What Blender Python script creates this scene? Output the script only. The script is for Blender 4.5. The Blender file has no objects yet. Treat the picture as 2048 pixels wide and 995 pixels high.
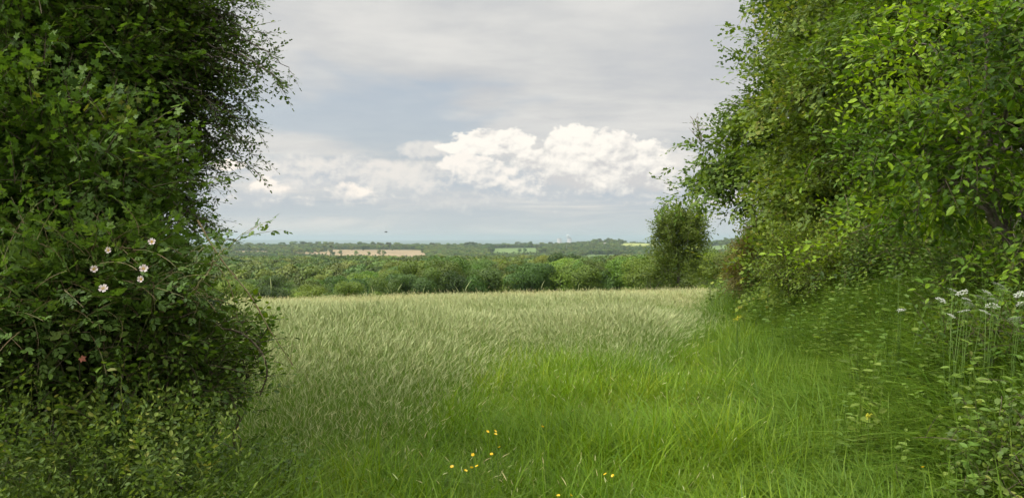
import bpy, math, random
import numpy as np
from mathutils import Vector
rng = np.random.default_rng(7); random.seed(7)
PI = math.pi; R = math.radians
sc = bpy.context.scene
COL = sc.collection
F = 1577.0; CX = 1024.0; HY = 477.0; EYE = 1.6

# ---------------------------------------------------------------- camera
cam = bpy.data.objects.new('camera', bpy.data.cameras.new('camera')); COL.objects.link(cam)
cam.data.sensor_width = 36; cam.data.lens = 36*F/2048
cam.data.clip_start = 0.05; cam.data.clip_end = 120000
TILT = math.atan((497.5-HY)/F)
cam.location = (0, 0, EYE); cam.rotation_euler = (PI/2-TILT, 0, 0)
sc.camera = cam
def at(px, py, d):
    """world point seen at photograph pixel (px, py) and forward distance d"""
    u = (px-CX)/F; v = (497.5-py)/F
    yy = math.cos(TILT)+v*math.sin(TILT); zz = -math.sin(TILT)+v*math.cos(TILT)
    k = d/yy
    return np.array((u*k, d, EYE+zz*k))

# ---------------------------------------------------------------- view, sun
sc.view_settings.view_transform = 'Standard'; sc.view_settings.look = 'None'
sc.view_settings.gamma = 1; sc.view_settings.exposure = 1.0
sc.render.engine = 'CYCLES'
cy = sc.cycles
cy.use_denoising = True; cy.use_adaptive_sampling = True; cy.adaptive_threshold = .02
cy.max_bounces = 7; cy.diffuse_bounces = 3; cy.glossy_bounces = 2; cy.transmission_bounces = 3
cy.transparent_max_bounces = 6; cy.volume_bounces = 1
cy.sample_clamp_indirect = 4
try: cy.volume_step_rate = 1
except Exception: pass
SUN_AZ, SUN_EL = -112.0, 46.0       # azimuth from +Y towards +X, degrees: the sun stands high on the left
sl = bpy.data.lights.new('sun', 'SUN'); sun = bpy.data.objects.new('sun', sl); COL.objects.link(sun)
sl.energy = 1.5; sl.angle = R(14); sl.color = (1.0, 0.95, 0.86)
sdir = Vector((math.sin(R(SUN_AZ))*math.cos(R(SUN_EL)), math.cos(R(SUN_AZ))*math.cos(R(SUN_EL)), math.sin(R(SUN_EL))))
sun.rotation_euler = (-sdir).to_track_quat('-Z', 'Y').to_euler(); sun.location = (-20, 0, 30)

# ---------------------------------------------------------------- node helper
class NT:
    def __init__(s, tree): s.t = tree; s.l = tree.links
    def n(s, typ, **kw):
        nd = s.t.nodes.new(typ)
        for k, v in kw.items(): setattr(nd, k, v)
        return nd
    def put(s, sock, v):
        if isinstance(v, bpy.types.NodeSocket): s.l.new(v, sock)
        elif v is not None: sock.default_value = v
    def m(s, op, a, b=None, c=None, clamp=False):
        nd = s.n('ShaderNodeMath', operation=op, use_clamp=clamp)
        s.put(nd.inputs[0], a)
        if b is not None: s.put(nd.inputs[1], b)
        if c is not None: s.put(nd.inputs[2], c)
        return nd.outputs[0]
    def comb(s, x, y, z):
        nd = s.n('ShaderNodeCombineXYZ')
        s.put(nd.inputs[0], x); s.put(nd.inputs[1], y); s.put(nd.inputs[2], z)
        return nd.outputs[0]
    def noise(s, vec, scale, detail=5, rough=.55, dist=0, color=False):
        nd = s.n('ShaderNodeTexNoise'); s.put(nd.inputs['Vector'], vec)
        nd.inputs['Scale'].default_value = scale; nd.inputs['Detail'].default_value = detail
        nd.inputs['Roughness'].default_value = rough; nd.inputs['Distortion'].default_value = dist
        return nd.outputs['Color' if color else 'Fac']
    def ss(s, v, a, b, o0=0., o1=1.):
        nd = s.n('ShaderNodeMapRange', interpolation_type='SMOOTHSTEP')
        s.put(nd.inputs['Value'], v)
        for i, q in zip(('From Min', 'From Max', 'To Min', 'To Max'), (a, b, o0, o1)): s.put(nd.inputs[i], q)
        return nd.outputs[0]
    def mix(s, f, a, b, blend='MIX'):
        nd = s.n('ShaderNodeMix', data_type='RGBA', blend_type=blend); nd.clamp_factor = True
        s.put(nd.inputs[0], f)
        for sock, v in ((nd.inputs[6], a), (nd.inputs[7], b)):
            if isinstance(v, tuple) and len(v) == 3: v = (*v, 1)
            s.put(sock, v)
        return nd.outputs[2]
    def ramp(s, f, stops):
        nd = s.n('ShaderNodeValToRGB'); s.put(nd.inputs[0], f)
        e = nd.color_ramp.elements
        while len(e) < len(stops): e.new(.5)
        for q, (p, c) in zip(e, stops): q.position = p; q.color = (*c, 1)
        return nd.outputs[0]

# ---------------------------------------------------------------- world: Nishita sky behind broken cloud
w = bpy.data.worlds.new('World'); sc.world = w; w.use_nodes = True
w.node_tree.nodes.clear(); t = NT(w.node_tree)
SKY = 0.1
sky = t.n('ShaderNodeTexSky', sky_type='NISHITA'); sky.sun_disc = False
sky.sun_elevation = R(SUN_EL); sky.sun_rotation = R(SUN_AZ)
sky.air_density = 1.0; sky.dust_density = 2.5
tc = t.n('ShaderNodeTexCoord'); sep = t.n('ShaderNodeSeparateXYZ'); t.l.new(tc.outputs['Generated'], sep.inputs[0])
X, Y, Z = sep.outputs
K = F/100
Uu = t.m('MULTIPLY', t.m('ARCTAN2', X, Y), K)
Vv = t.m('MULTIPLY', t.m('ARCSINE', Z), K)
def sph(px, py):
    a = math.atan((px-CX)/F); e = math.atan((HY-py)/F*math.cos(a)); return a*K, e*K
# high stratus sheet, laid out on a plane overhead
zz = t.m('ADD', t.m('MAXIMUM', Z, 0.0), 0.10)
P = t.comb(t.m('DIVIDE', X, zz), t.m('MULTIPLY', t.m('DIVIDE', Y, zz), 1.25), 0.0)
n1 = t.noise(P, .55, 7, .56, .3)
n2 = t.noise(P, 1.9, 6, .6, .2)
sheet = t.m('ADD', t.m('MULTIPLY', n1, .68), t.m('MULTIPLY', n2, .32))
cl = t.ramp(t.ss(sheet, .38, .62), [(0, (.395, .405, .42)), (.5, (.46, .46, .455)), (1, (.54, .53, .51))])
gapn = t.noise(t.comb(t.m('MULTIPLY', Uu, .16), t.m('MULTIPLY', Vv, .55), 3.3), 1.0, 4, .6, .4)
# blue thin places, mostly low on the left of the view
cu, cv = sph(650, 215)
gz = t.m('SUBTRACT', 1.0, t.m('ADD', t.m('POWER', t.m('DIVIDE', t.m('SUBTRACT', Uu, cu), 3.9), 2.0), t.m('POWER', t.m('DIVIDE', t.m('SUBTRACT', Vv, cv), 1.1), 2.0)))
gap = t.ss(t.m('ADD', gapn, t.m('MULTIPLY', t.m('MAXIMUM', gz, -1.0), .13)), .50, .68)
skyc = t.n('ShaderNodeVectorMath', operation='SCALE'); t.l.new(sky.outputs[0], skyc.inputs[0]); skyc.inputs['Scale'].default_value = SKY*.8
pale = t.mix(.5, skyc.outputs[0], (.42, .47, .52))
col = t.mix(t.m('MULTIPLY', gap, .7), cl, pale)
# low banded layers towards the horizon
lb = t.noise(t.comb(t.m('MULTIPLY', Uu, .22), t.m('MULTIPLY', Vv, 1.9), 7.1), 1.0, 7, .62, .5)
low = t.ss(Vv, .0, 2.6, 1.0, 0.0)
lbcol = t.ramp(t.ss(lb, .41, .60), [(0, (.36, .40, .43)), (.42, (.44, .455, .46)), (.68, (.495, .49, .475)), (1, (.63, .585, .53))])
col = t.mix(t.m('MULTIPLY', low, .85), col, lbcol)
hz = t.ss(Vv, .05, .75, 1.0, 0.0)
col = t.mix(t.m('MULTIPLY', hz, .6), col, (.455, .468, .458))
# cumulus
wv = t.comb(t.m('MULTIPLY', Uu, 1.0), t.m('MULTIPLY', Vv, 1.35), 0.0)
big = t.noise(wv, 1.1, 3, .5)
bil = t.noise(wv, 2.6, 8, .62, .15)
off = t.n('ShaderNodeVectorMath', operation='ADD'); t.l.new(wv, off.inputs[0]); off.inputs[1].default_value = (-.05, .13, 0)
bil2 = t.noise(off.outputs[0], 2.6, 6, .58, .15)
def blobs(lst):
    acc = None
    for (px, py, rx, ry) in lst:
        a, e = sph(px, py)
        dx = t.m('DIVIDE', t.m('SUBTRACT', Uu, a), rx/100); dy = t.m('DIVIDE', t.m('SUBTRACT', Vv, e), ry/100)
        q = t.m('SUBTRACT', 1.0, t.m('SQRT', t.m('ADD', t.m('MULTIPLY', dx, dx), t.m('MULTIPLY', dy, dy))))
        acc = q if acc is None else t.m('SMOOTH_MAX', acc, q, .18)
    return acc
def cumulus(col, lst, edge0, edge1, base_py, top_py, bright, shade, amt, namp=1.5):
    D = t.m('ADD', blobs(lst), t.m('MULTIPLY', t.m('SUBTRACT', bil, .5), namp))
    _, b = sph(1024, base_py); _, tp = sph(1024, top_py)
    hh = t.m('DIVIDE', t.m('SUBTRACT', Vv, b), tp-b, clamp=True)
    msk = t.ss(D, edge0, t.m('ADD', edge0, t.m('MULTIPLY_ADD', hh, -(.85-(edge1-edge0)), .85)))
    _, b0 = sph(1024, base_py+6)
    msk = t.m('MULTIPLY', msk, t.ss(t.m('ADD', t.m('SUBTRACT', Vv, b0), t.m('MULTIPLY', t.m('SUBTRACT', big, .5), .9)), -.35, .45))
    _, b = sph(1024, base_py); _, tp = sph(1024, top_py)
    h = t.m('ADD', t.m('DIVIDE', t.m('SUBTRACT', Vv, b), tp-b), t.m('MULTIPLY', t.m('SUBTRACT', big, .5), 3.0))
    lit = t.m('ADD', h, t.m('MULTIPLY', t.m('SUBTRACT', bil, bil2), 3.2))
    cc = t.ramp(t.ss(lit, -.1, 1.35), [(0, shade), (.45, tuple(.5*(p+q) for p, q in zip(bright, shade))), (1, bright)])
    return t.mix(t.m('MULTIPLY', msk, amt), col, cc)
# grey underlying deck of the cloud bank
col = cumulus(col, [(1000, 372, 420, 52), (700, 350, 260, 40), (1250, 395, 240, 30)], -.1, .7, 400, 300, (.56, .54, .52), (.36, .40, .44), .9)
col = cumulus(col, [(760, 352, 200, 40), (600, 335, 130, 26), (900, 402, 170, 26), (480, 402, 100, 22), (1340, 330, 60, 50), (860, 300, 60, 20)], -.1, .5, 425, 330, (.63, .595, .55), (.43, .44, .45), .75, 1.9)
WH = (.745, .705, .64)
col = cumulus(col, [(990, 286, 95, 30), (930, 296, 60, 16), (1140, 290, 62, 42), (1205, 308, 110, 52), (1275, 345, 85, 62), (1130, 322, 150, 34), (1180, 356, 150, 40), (1310, 372, 50, 26)], .02, .20, 410, 292, WH, (.47, .46, .455), 1.0, 1.35)
col = cumulus(col, [(925, 325, 60, 20), (970, 350, 75, 34), (1040, 374, 60, 24), (1105, 390, 62, 20), (1155, 402, 40, 12)], .02, .22, 412, 335, (.72, .675, .615), (.42, .435, .45), 1.0, 1.3)
col = cumulus(col, [(537, 386, 48, 34), (610, 403, 48, 14), (700, 390, 62, 28), (770, 404, 66, 16), (820, 418, 50, 8), (985, 446, 90, 10), (455, 330, 40, 14), (1120, 425, 90, 6), (540, 432, 90, 5), (880, 441, 140, 5), (1330, 405, 70, 6)], .05, .40, 412, 380, (.76, .69, .61), (.44, .45, .46), 1.0, 1.4)
# zenith of an overcast sky is the brightest part, far above the frame
zen = t.ss(Z, .33, .8, 1.0, 3.2)
sd_ = (math.sin(R(SUN_AZ))*math.cos(R(SUN_EL)), math.cos(R(SUN_AZ))*math.cos(R(SUN_EL)), math.sin(R(SUN_EL)))
dt_ = t.n('ShaderNodeVectorMath', operation='DOT_PRODUCT'); t.l.new(tc.outputs['Generated'], dt_.inputs[0]); dt_.inputs[1].default_value = sd_
zen = t.m('ADD', zen, t.ss(dt_.outputs['Value'], .60, 1.0, 0.0, 4.0))   # thin bright cloud round the hidden sun
fin = t.n('ShaderNodeVectorMath', operation='SCALE'); t.l.new(col, fin.inputs[0]); t.l.new(zen, fin.inputs['Scale'])
bg = t.n('ShaderNodeBackground'); t.l.new(fin.outputs[0], bg.inputs[0]); bg.inputs[1].default_value = .72
wo = t.n('ShaderNodeOutputWorld'); t.l.new(bg.outputs[0], wo.inputs[0])
w.cycles.sampling_method = 'MANUAL'; w.cycles.sample_map_resolution = 512

# ---------------------------------------------------------------- object helpers
def tag(o, label=None, cat=None, group=None, kind=None):
    if label: o['label'] = label
    if cat: o['category'] = cat
    if group: o['group'] = group
    if kind: o['kind'] = kind
    return o
def empty(name, loc=(0, 0, 0), rz=0, **kw):
    o = bpy.data.objects.new(name, None); COL.objects.link(o); o.location = tuple(loc); o.rotation_euler = (0, 0, rz)
    o.empty_display_size = .2
    return tag(o, **kw)
def mesh(name, V, T, mats, mi=None, attrs=None, smooth=False):
    V = np.asarray(V, np.float32); T = np.asarray(T, np.int32)
    k = T.shape[1]; me = bpy.data.meshes.new(name)
    me.vertices.add(len(V)); me.vertices.foreach_set('co', V.ravel())
    me.loops.add(T.size); me.loops.foreach_set('vertex_index', T.ravel())
    me.polygons.add(len(T)); me.polygons.foreach_set('loop_start', np.arange(0, T.size, k, dtype=np.int32))
    if mi is not None: me.polygons.foreach_set('material_index', np.asarray(mi, np.int32))
    me.polygons.foreach_set('use_smooth', np.full(len(T), smooth))
    for m_ in mats: me.materials.append(m_)
    for an, av in (attrs or {}).items():
        a = me.attributes.new(an, 'FLOAT', 'FACE'); a.data.foreach_set('value', np.asarray(av, np.float32))
    me.update(calc_edges=True)
    return me
def link(name, me, parent=None, loc=None, **kw):
    o = bpy.data.objects.new(name, me); COL.objects.link(o)
    if loc is not None: o.location = tuple(loc)
    if parent: o.parent = parent
    return tag(o, **kw)
class Geo:
    """collects triangles"""
    def __init__(s): s.V = []; s.T = []; s.M = []; s.A = []; s.n = 0
    def add(s, V, T, m=0, a=.5):
        V = np.asarray(V, float); T = np.asarray(T, int)
        s.V.append(V); s.T.append(T+s.n); s.n += len(V)
        s.M.append(np.full(len(T), m) if np.isscalar(m) else m); s.A.append(np.full(len(T), a) if np.isscalar(a) else a)
    def arr(s): return np.concatenate(s.V), np.concatenate(s.T), np.concatenate(s.M), np.concatenate(s.A)
    def mesh(s, name, mats, smooth=False):
        V, T, M, A = s.arr(); return mesh(name, V, T, mats, M, {'tint': A}, smooth)
def tube(g, pts, r0, r1, sides=5, m=0, a=.5, power=1.0):
    pts = np.asarray(pts, float); n = len(pts)
    if n < 2: return
    rad = r0+(r1-r0)*np.linspace(0, 1, n)**power
    tan = np.gradient(pts, axis=0); tan /= np.linalg.norm(tan, axis=1)[:, None]+1e-9
    ref = np.array((0, 0, 1.)) if abs(tan[0][2]) < .9 else np.array((1., 0, 0))
    a1 = np.cross(tan, ref); a1 /= np.linalg.norm(a1, axis=1)[:, None]+1e-9; a2 = np.cross(tan, a1)
    th = np.linspace(0, 2*PI, sides, endpoint=False)
    V = (pts[:, None]+rad[:, None, None]*(np.cos(th)[None, :, None]*a1[:, None]+np.sin(th)[None, :, None]*a2[:, None])).reshape(-1, 3)
    T = []
    for i in range(n-1):
        for j in range(sides):
            p, q = i*sides+j, i*sides+(j+1) % sides
            T += [(p, q, q+sides), (p, q+sides, p+sides)]
    g.add(V, T, m, a)
def bez(a, b, c, n=8):
    t_ = np.linspace(0, 1, n)[:, None]; a, b, c = map(np.asarray, (a, b, c))
    return (1-t_)**2*a+2*t_*(1-t_)*b+t_**2*c
def catmull(P, n=6):
    P = np.asarray(P, float); Q = np.vstack([2*P[0]-P[1], P, 2*P[-1]-P[-2]]); out = []
    for i in range(1, len(Q)-2):
        for s in np.linspace(0, 1, n, endpoint=False):
            out.append(.5*(2*Q[i]+(Q[i+1]-Q[i-1])*s+(2*Q[i-1]-5*Q[i]+4*Q[i+1]-Q[i+2])*s*s+(-Q[i-1]+3*Q[i]-3*Q[i+1]+Q[i+2])*s**3))
    return np.array(out+[P[-1]])
def wob(pts, amp, r=rng):
    pts = np.array(pts, float); n = len(pts)
    j = r.normal(0, amp, (n, 3)); j[0] = 0; j[-1] = 0
    return pts+j
def vnoise(x, y, s=1., seed=0):
    """smooth value noise in 0..1"""
    x = np.asarray(x, float)/s; y = np.asarray(y, float)/s
    xi = np.floor(x); yi = np.floor(y); fx = x-xi; fy = y-yi
    fx = fx*fx*(3-2*fx); fy = fy*fy*(3-2*fy)
    def h(a, b):
        q = np.sin(a*127.1+b*311.7+seed*74.7)*43758.5453; return q-np.floor(q)
    return (h(xi, yi)*(1-fx)+h(xi+1, yi)*fx)*(1-fy)+(h(xi, yi+1)*(1-fx)+h(xi+1, yi+1)*fx)*fy

# ---------------------------------------------------------------- materials
def principled(nt, base, rough=.6, spec=.3):
    p = nt.n('ShaderNodeBsdfPrincipled'); nt.put(p.inputs['Base Color'], base if isinstance(base, bpy.types.NodeSocket) else (*base, 1))
    nt.put(p.inputs['Roughness'], rough); p.inputs['Specular IOR Level'].default_value = spec
    return p
def newmat(name):
    m_ = bpy.data.materials.new(name); m_.use_nodes = True; m_.node_tree.nodes.clear(); return m_, NT(m_.node_tree)
def leaf_mat(name, stops, rough=.5, spec=.22, trans=.35, rnd=.25, attr='tint', inst=None, objcol=False, tcol=(1.25, 1.25, .5), nscale=None):
    if tcol[0] > 1.1: stops = [(p_, (c_[0]*1.32, c_[1]*1.25, c_[2]*.95)) for p_, c_ in stops]
    m_, t = newmat(name)
    a = t.n('ShaderNodeAttribute', attribute_name=attr, attribute_type='GEOMETRY').outputs['Fac']
    if inst:
        b = t.n('ShaderNodeAttribute', attribute_name=inst, attribute_type='INSTANCER').outputs['Fac']
        a = t.m('ADD', t.m('MULTIPLY', a, .45), t.m('MULTIPLY', b, .55))
    if nscale:
        g = t.n('ShaderNodeNewGeometry').outputs['Position']
        a = t.m('ADD', a, t.m('MULTIPLY', t.m('SUBTRACT', t.noise(g, nscale, 3, .6), .5), .5))
    c = t.ramp(a, stops)
    if rnd:
        oi = t.n('ShaderNodeObjectInfo')
        v = t.m('MULTIPLY_ADD', oi.outputs['Random'], 2*rnd, 1-rnd)
        h = t.n('ShaderNodeHueSaturation'); t.put(h.inputs['Value'], v); t.put(h.inputs['Color'], c)
        t.put(h.inputs['Hue'], t.m('MULTIPLY_ADD', t.m('FRACT', t.m('MULTIPLY', oi.outputs['Random'], 17.3)), .05*rnd/.25, .5-.025*rnd/.25)); c = h.outputs[0]
    if objcol:
        c = t.mix(1.0, c, t.n('ShaderNodeObjectInfo').outputs['Color'], 'MULTIPLY')
    p = principled(t, c, rough, spec)
    tr = t.n('ShaderNodeBsdfTranslucent'); t.put(tr.inputs[0], t.mix(1.0, c, (*tcol, 1), 'MULTIPLY'))
    mx = t.n('ShaderNodeMixShader'); mx.inputs[0].default_value = trans
    t.l.new(p.outputs[0], mx.inputs[1]); t.l.new(tr.outputs[0], mx.inputs[2])
    o = t.n('ShaderNodeOutputMaterial'); t.l.new(mx.outputs[0], o.inputs[0])
    return m_
def simple(name, base, rough=.7, spec=.2, base2=None, nscale=20, bump=0):
    m_, t = newmat(name); c = base
    tco = t.n('ShaderNodeTexCoord').outputs['Object']
    if base2: c = t.mix(t.ss(t.noise(tco, nscale, 5, .6), .35, .65), base, base2)
    p = principled(t, c, rough, spec)
    if bump:
        b = t.n('ShaderNodeBump'); b.inputs['Strength'].default_value = bump; t.l.new(t.noise(tco, nscale*2, 5, .6), b.inputs['Height']); t.l.new(b.outputs[0], p.inputs['Normal'])
    o = t.n('ShaderNodeOutputMaterial'); t.l.new(p.outputs[0], o.inputs[0]); return m_
BARK = simple('bark', (.10, .085, .065), .85, .15, (.19, .165, .13), 30, .5)
TWIG = simple('twig_bark', (.06, .05, .03), .8, .1, (.10, .08, .05), 40)
CANE = simple('green_cane', (.16, .17, .06), .6, .3, (.20, .13, .07), 18)
DEADW = simple('dead_wood', (.28, .25, .22), .85, .1)

# ---------------------------------------------------------------- terrain
PY = np.array([-1e5, 0, 6, 10, 18, 30, 45, 57, 75, 100, 160, 300, 500, 900, 1300, 1900, 2300, 3000, 3600, 4500, 6000, 10000, 14000, 1e5])
PZ = np.array([0, 0, -.03, -.18, -.70, -1.50, -2.45, -3.15, -4.9, -8, -15.2, -20.8, -27, -35, -48, -58, -53, -43, -44, -56, -84, -130, -150, -150.])
def sm(x, a, b): q = np.clip((x-a)/(b-a), 0, 1); return q*q*(3-2*q)
HILLS = [ # photo column, distance, half width in columns, half depth, height
    (1280, 3900, 100, 800, 24), (1180, 4200, 80, 700, 12), (1490, 3500, 80, 600, 28), (1700, 3600, 160, 700, 30),
    (640, 3700, 260, 500, 5), (1040, 4000, 90, 500, 5)]
def ground(x, y):
    x = np.asarray(x, float); y = np.asarray(y, float)
    z = np.interp(y, PY, PZ)
    z = (z+np.interp(y*1.03, PY, PZ)+np.interp(y*.97, PY, PZ))/3
    fade = 1-sm(y, 150, 700)
    z = z+.95*sm(x, .21*y+1.3, .21*y+3.1)*(1-sm(y, 26, 40))*sm(y, 2, 4)
    z = z+.022*np.clip(x, -40, 60)*fade*sm(y, 4, 20)
    z = z+(vnoise(x, y, 1.3, 3)-.5)*.06*(1-sm(y, 60, 200))+(vnoise(x, y, 5., 5)-.5)*.14*(1-sm(y, 60, 200))*sm(y, 3, 12)
    px = CX+x/np.maximum(y, 1)*F
    z = z-3.2*sm(y, 80, 170)*(1-sm(y, 350, 700))*(1-sm(px, 620, 900))
    for (c, d, wc, wd, h) in HILLS:
        z = z+h*np.exp(-((px-c)/wc)**2-((y-d)/wd)**2)*(y > 300)
    far = sm(y, 16000, 30000)
    z = z+far*(110*vnoise(x, y*.35, 9000, 11)+60*vnoise(x, y*.3, 2600, 12)-10)
    return z
rr = np.concatenate([np.linspace(.5, 12, 24), np.geomspace(12.6, 45000, 190)])
th = np.linspace(-PI, PI, 721)[:-1]
th = np.sign(th)*PI*(np.abs(th)/PI)**1.7
GR, GT = np.meshgrid(rr, th, indexing='ij'); gx = GR*np.sin(GT); gy = GR*np.cos(GT)
GV = np.stack([gx, gy, ground(gx, gy)], -1).reshape(-1, 3)
nr, nt_ = GR.shape; ii, jj = np.meshgrid(np.arange(nr-1), np.arange(nt_), indexing='ij')
q0 = (ii*nt_+jj).ravel(); q1 = (ii*nt_+(jj+1) % nt_).ravel()
GQ = np.stack([q0, q1, q1+nt_, q0+nt_], -1)
GV = np.vstack([GV, [[0, 0, 0]]]); 
gm, t = newmat('ground_cover')
pos = t.n('ShaderNodeNewGeometry').outputs['Position']
sp = t.n('ShaderNodeSeparateXYZ'); t.l.new(pos, sp.inputs[0])
nearc = t.ramp(t.noise(pos, 3.0, 6, .6), [(.3, (.022, .028, .008)), (.7, (.05, .07, .016))])
fieldc = t.ramp(t.noise(pos, .8, 4, .6), [(.3, (.07, .10, .03)), (.7, (.12, .15, .045))])
farn = t.ramp(t.noise(pos, .0011, 5, .6, .5), [(.35, (.030, .055, .022)), (.55, (.045, .075, .025)), (.62, (.12, .16, .05)), (.72, (.05, .075, .03))])
c = t.mix(t.ss(sp.outputs[1], 8, 30), nearc, fieldc)
c = t.mix(t.ss(sp.outputs[1], 90, 130), c, (.035, .05, .016))
c = t.mix(t.ss(sp.outputs[1], 4500, 6500), c, farn)
p = principled(t, c, .9, .1); o_ = t.n('ShaderNodeOutputMaterial'); t.l.new(p.outputs[0], o_.inputs[0])
Tc = np.array([(len(GV)-1, j, (j+1) % nt_) for j in range(nt_)])
me = mesh('ground', GV, np.vstack([GQ[:, [0, 1, 2]], GQ[:, [0, 2, 3]], Tc]), [gm], smooth=True)
link('ground', me, kind='structure')

def far_field(name, corners, m_, lift=.6, n=24):
    """a crop field draped on the land; corners are (column, distance) pairs"""
    C4 = [np.array(((px-CX)/F*d, d)) for px, d in corners]
    a, b = np.meshgrid(np.linspace(0, 1, n), np.linspace(0, 1, n))
    P2 = (1-a)[..., None]*(1-b)[..., None]*C4[0]+a[..., None]*(1-b)[..., None]*C4[1]+a[..., None]*b[..., None]*C4[2]+(1-a)[..., None]*b[..., None]*C4[3]
    P2 = P2.reshape(-1, 2); z = ground(P2[:, 0], P2[:, 1])+lift
    V = np.column_stack([P2, z]); i, j = np.meshgrid(np.arange(n-1), np.arange(n-1)); q = (j*n+i).ravel()
    T = np.vstack([np.stack([q, q+1, q+n+1], -1), np.stack([q, q+n+1, q+n], -1)])
    o = link(name, mesh(name, V, T, [m_], smooth=True), kind='structure'); return o
TAN = simple('ripe_crop', (.20, .155, .085), .9, .1, (.27, .205, .115), .012)
GRN = simple('green_crop', (.085, .135, .04), .9, .1, (.12, .17, .05), .012)
YEL = simple('yellow_crop', (.20, .23, .06), .9, .1, (.26, .28, .09), .012)
FIELDS = []
def fld(name, corners, m_, lift=.6):
    FIELDS.append([((px-CX)/F*d, d) for px, d in corners]); return far_field(name, corners, m_, lift)
fld('tan_field', [(655, 2380), (850, 2300), (850, 3050), (655, 3100)], TAN)
fld('tan_field', [(590, 2650), (660, 2500), (656, 2800), (585, 2900)], TAN)
fld('tan_field', [(465, 2760), (535, 2760), (535, 2900), (465, 2900)], TAN)
fld('green_field', [(985, 2600), (1075, 2700), (1092, 3600), (985, 3500)], GRN)
fld('green_field', [(1165, 2150), (1240, 2150), (1230, 2500), (1165, 2500)], GRN)
fld('yellow_field', [(1240, 3300), (1312, 3300), (1320, 4300), (1245, 4300)], YEL)
fld('green_field', [(1405, 2850), (1460, 2850), (1455, 3200), (1405, 3200)], GRN)
def in_poly(x, y, P):
    c = np.zeros(len(x), bool); n = len(P)
    for i in range(n):
        x1, y1 = P[i]; x2, y2 = P[(i+1) % n]
        cond = ((y1 > y) != (y2 > y)) & (x < (x2-x1)*(y-y1)/(y2-y1+1e-9)+x1)
        c ^= cond
    return c

# ---------------------------------------------------------------- haze
hm, t = newmat('haze_air'); v = t.n('ShaderNodeVolumePrincipled')
v.inputs['Color'].default_value = (.47, .56, .62, 1); v.inputs['Density'].default_value = 6.5e-5; v.inputs['Anisotropy'].default_value = .2
o_ = t.n('ShaderNodeOutputMaterial'); t.l.new(v.outputs[0], o_.inputs['Volume'])
hb = 46500.0
HV = np.array([(x, y, z) for z in (-260, 130) for y in (-hb, hb) for x in (-hb, hb)])
HT = [(0, 2, 3), (0, 3, 1), (4, 5, 7), (4, 7, 6), (0, 1, 5), (0, 5, 4), (2, 6, 7), (2, 7, 3), (0, 4, 6), (0, 6, 2), (1, 3, 7), (1, 7, 5)]
link('haze', mesh('haze', HV, HT, [hm]), kind='stuff')

# ---------------------------------------------------------------- geometry-node scatter for uncountable stuff
def scatter(name, protos, P, rot, scl, idx, tint, kind='stuff', label=None):
    pc = bpy.data.collections.new(name+'_sources')
    for k, me in enumerate(protos):
        pc.objects.link(bpy.data.objects.new('%s_source_%02d' % (name, k), me))
    me = bpy.data.meshes.new(name); n = len(P)
    me.vertices.add(n); me.vertices.foreach_set('co', np.asarray(P, np.float32).ravel())
    a = me.attributes.new('rot', 'FLOAT_VECTOR', 'POINT'); a.data.foreach_set('vector', np.asarray(rot, np.float32).ravel())
    a = me.attributes.new('scl', 'FLOAT_VECTOR', 'POINT'); a.data.foreach_set('vector', np.asarray(scl, np.float32).ravel())
    a = me.attributes.new('pidx', 'INT', 'POINT'); a.data.foreach_set('value', np.asarray(idx, np.int32))
    a = me.attributes.new('itint', 'FLOAT', 'POINT'); a.data.foreach_set('value', np.asarray(tint, np.float32))
    o = link(name, me, kind=kind)
    if label: o['label'] = label
    g = bpy.data.node_groups.new(name, 'GeometryNodeTree')
    g.interface.new_socket('Geometry', in_out='INPUT', socket_type='NodeSocketGeometry')
    g.interface.new_socket('Geometry', in_out='OUTPUT', socket_type='NodeSocketGeometry')
    N = g.nodes.new; gi = N('NodeGroupInput'); go = N('NodeGroupOutput')
    ci = N('GeometryNodeCollectionInfo'); ci.inputs['Collection'].default_value = pc
    ci.inputs['Separate Children'].default_value = True; ci.inputs['Reset Children'].default_value = True
    ip = N('GeometryNodeInstanceOnPoints'); ip.inputs['Pick Instance'].default_value = True
    def na(nm, ty):
        q = N('GeometryNodeInputNamedAttribute'); q.data_type = ty; q.inputs['Name'].default_value = nm
        return [s for s in q.outputs if s.enabled and s.name == 'Attribute'][0]
    L = g.links.new
    L(gi.outputs[0], ip.inputs['Points']); L(ci.outputs[0], ip.inputs['Instance'])
    L(na('pidx', 'INT'), ip.inputs['Instance Index']); L(na('rot', 'FLOAT_VECTOR'), ip.inputs['Rotation']); L(na('scl', 'FLOAT_VECTOR'), ip.inputs['Scale'])
    L(ip.outputs[0], go.inputs[0])
    md = o.modifiers.new('scatter', 'NODES'); md.node_group = g
    return o

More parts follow.
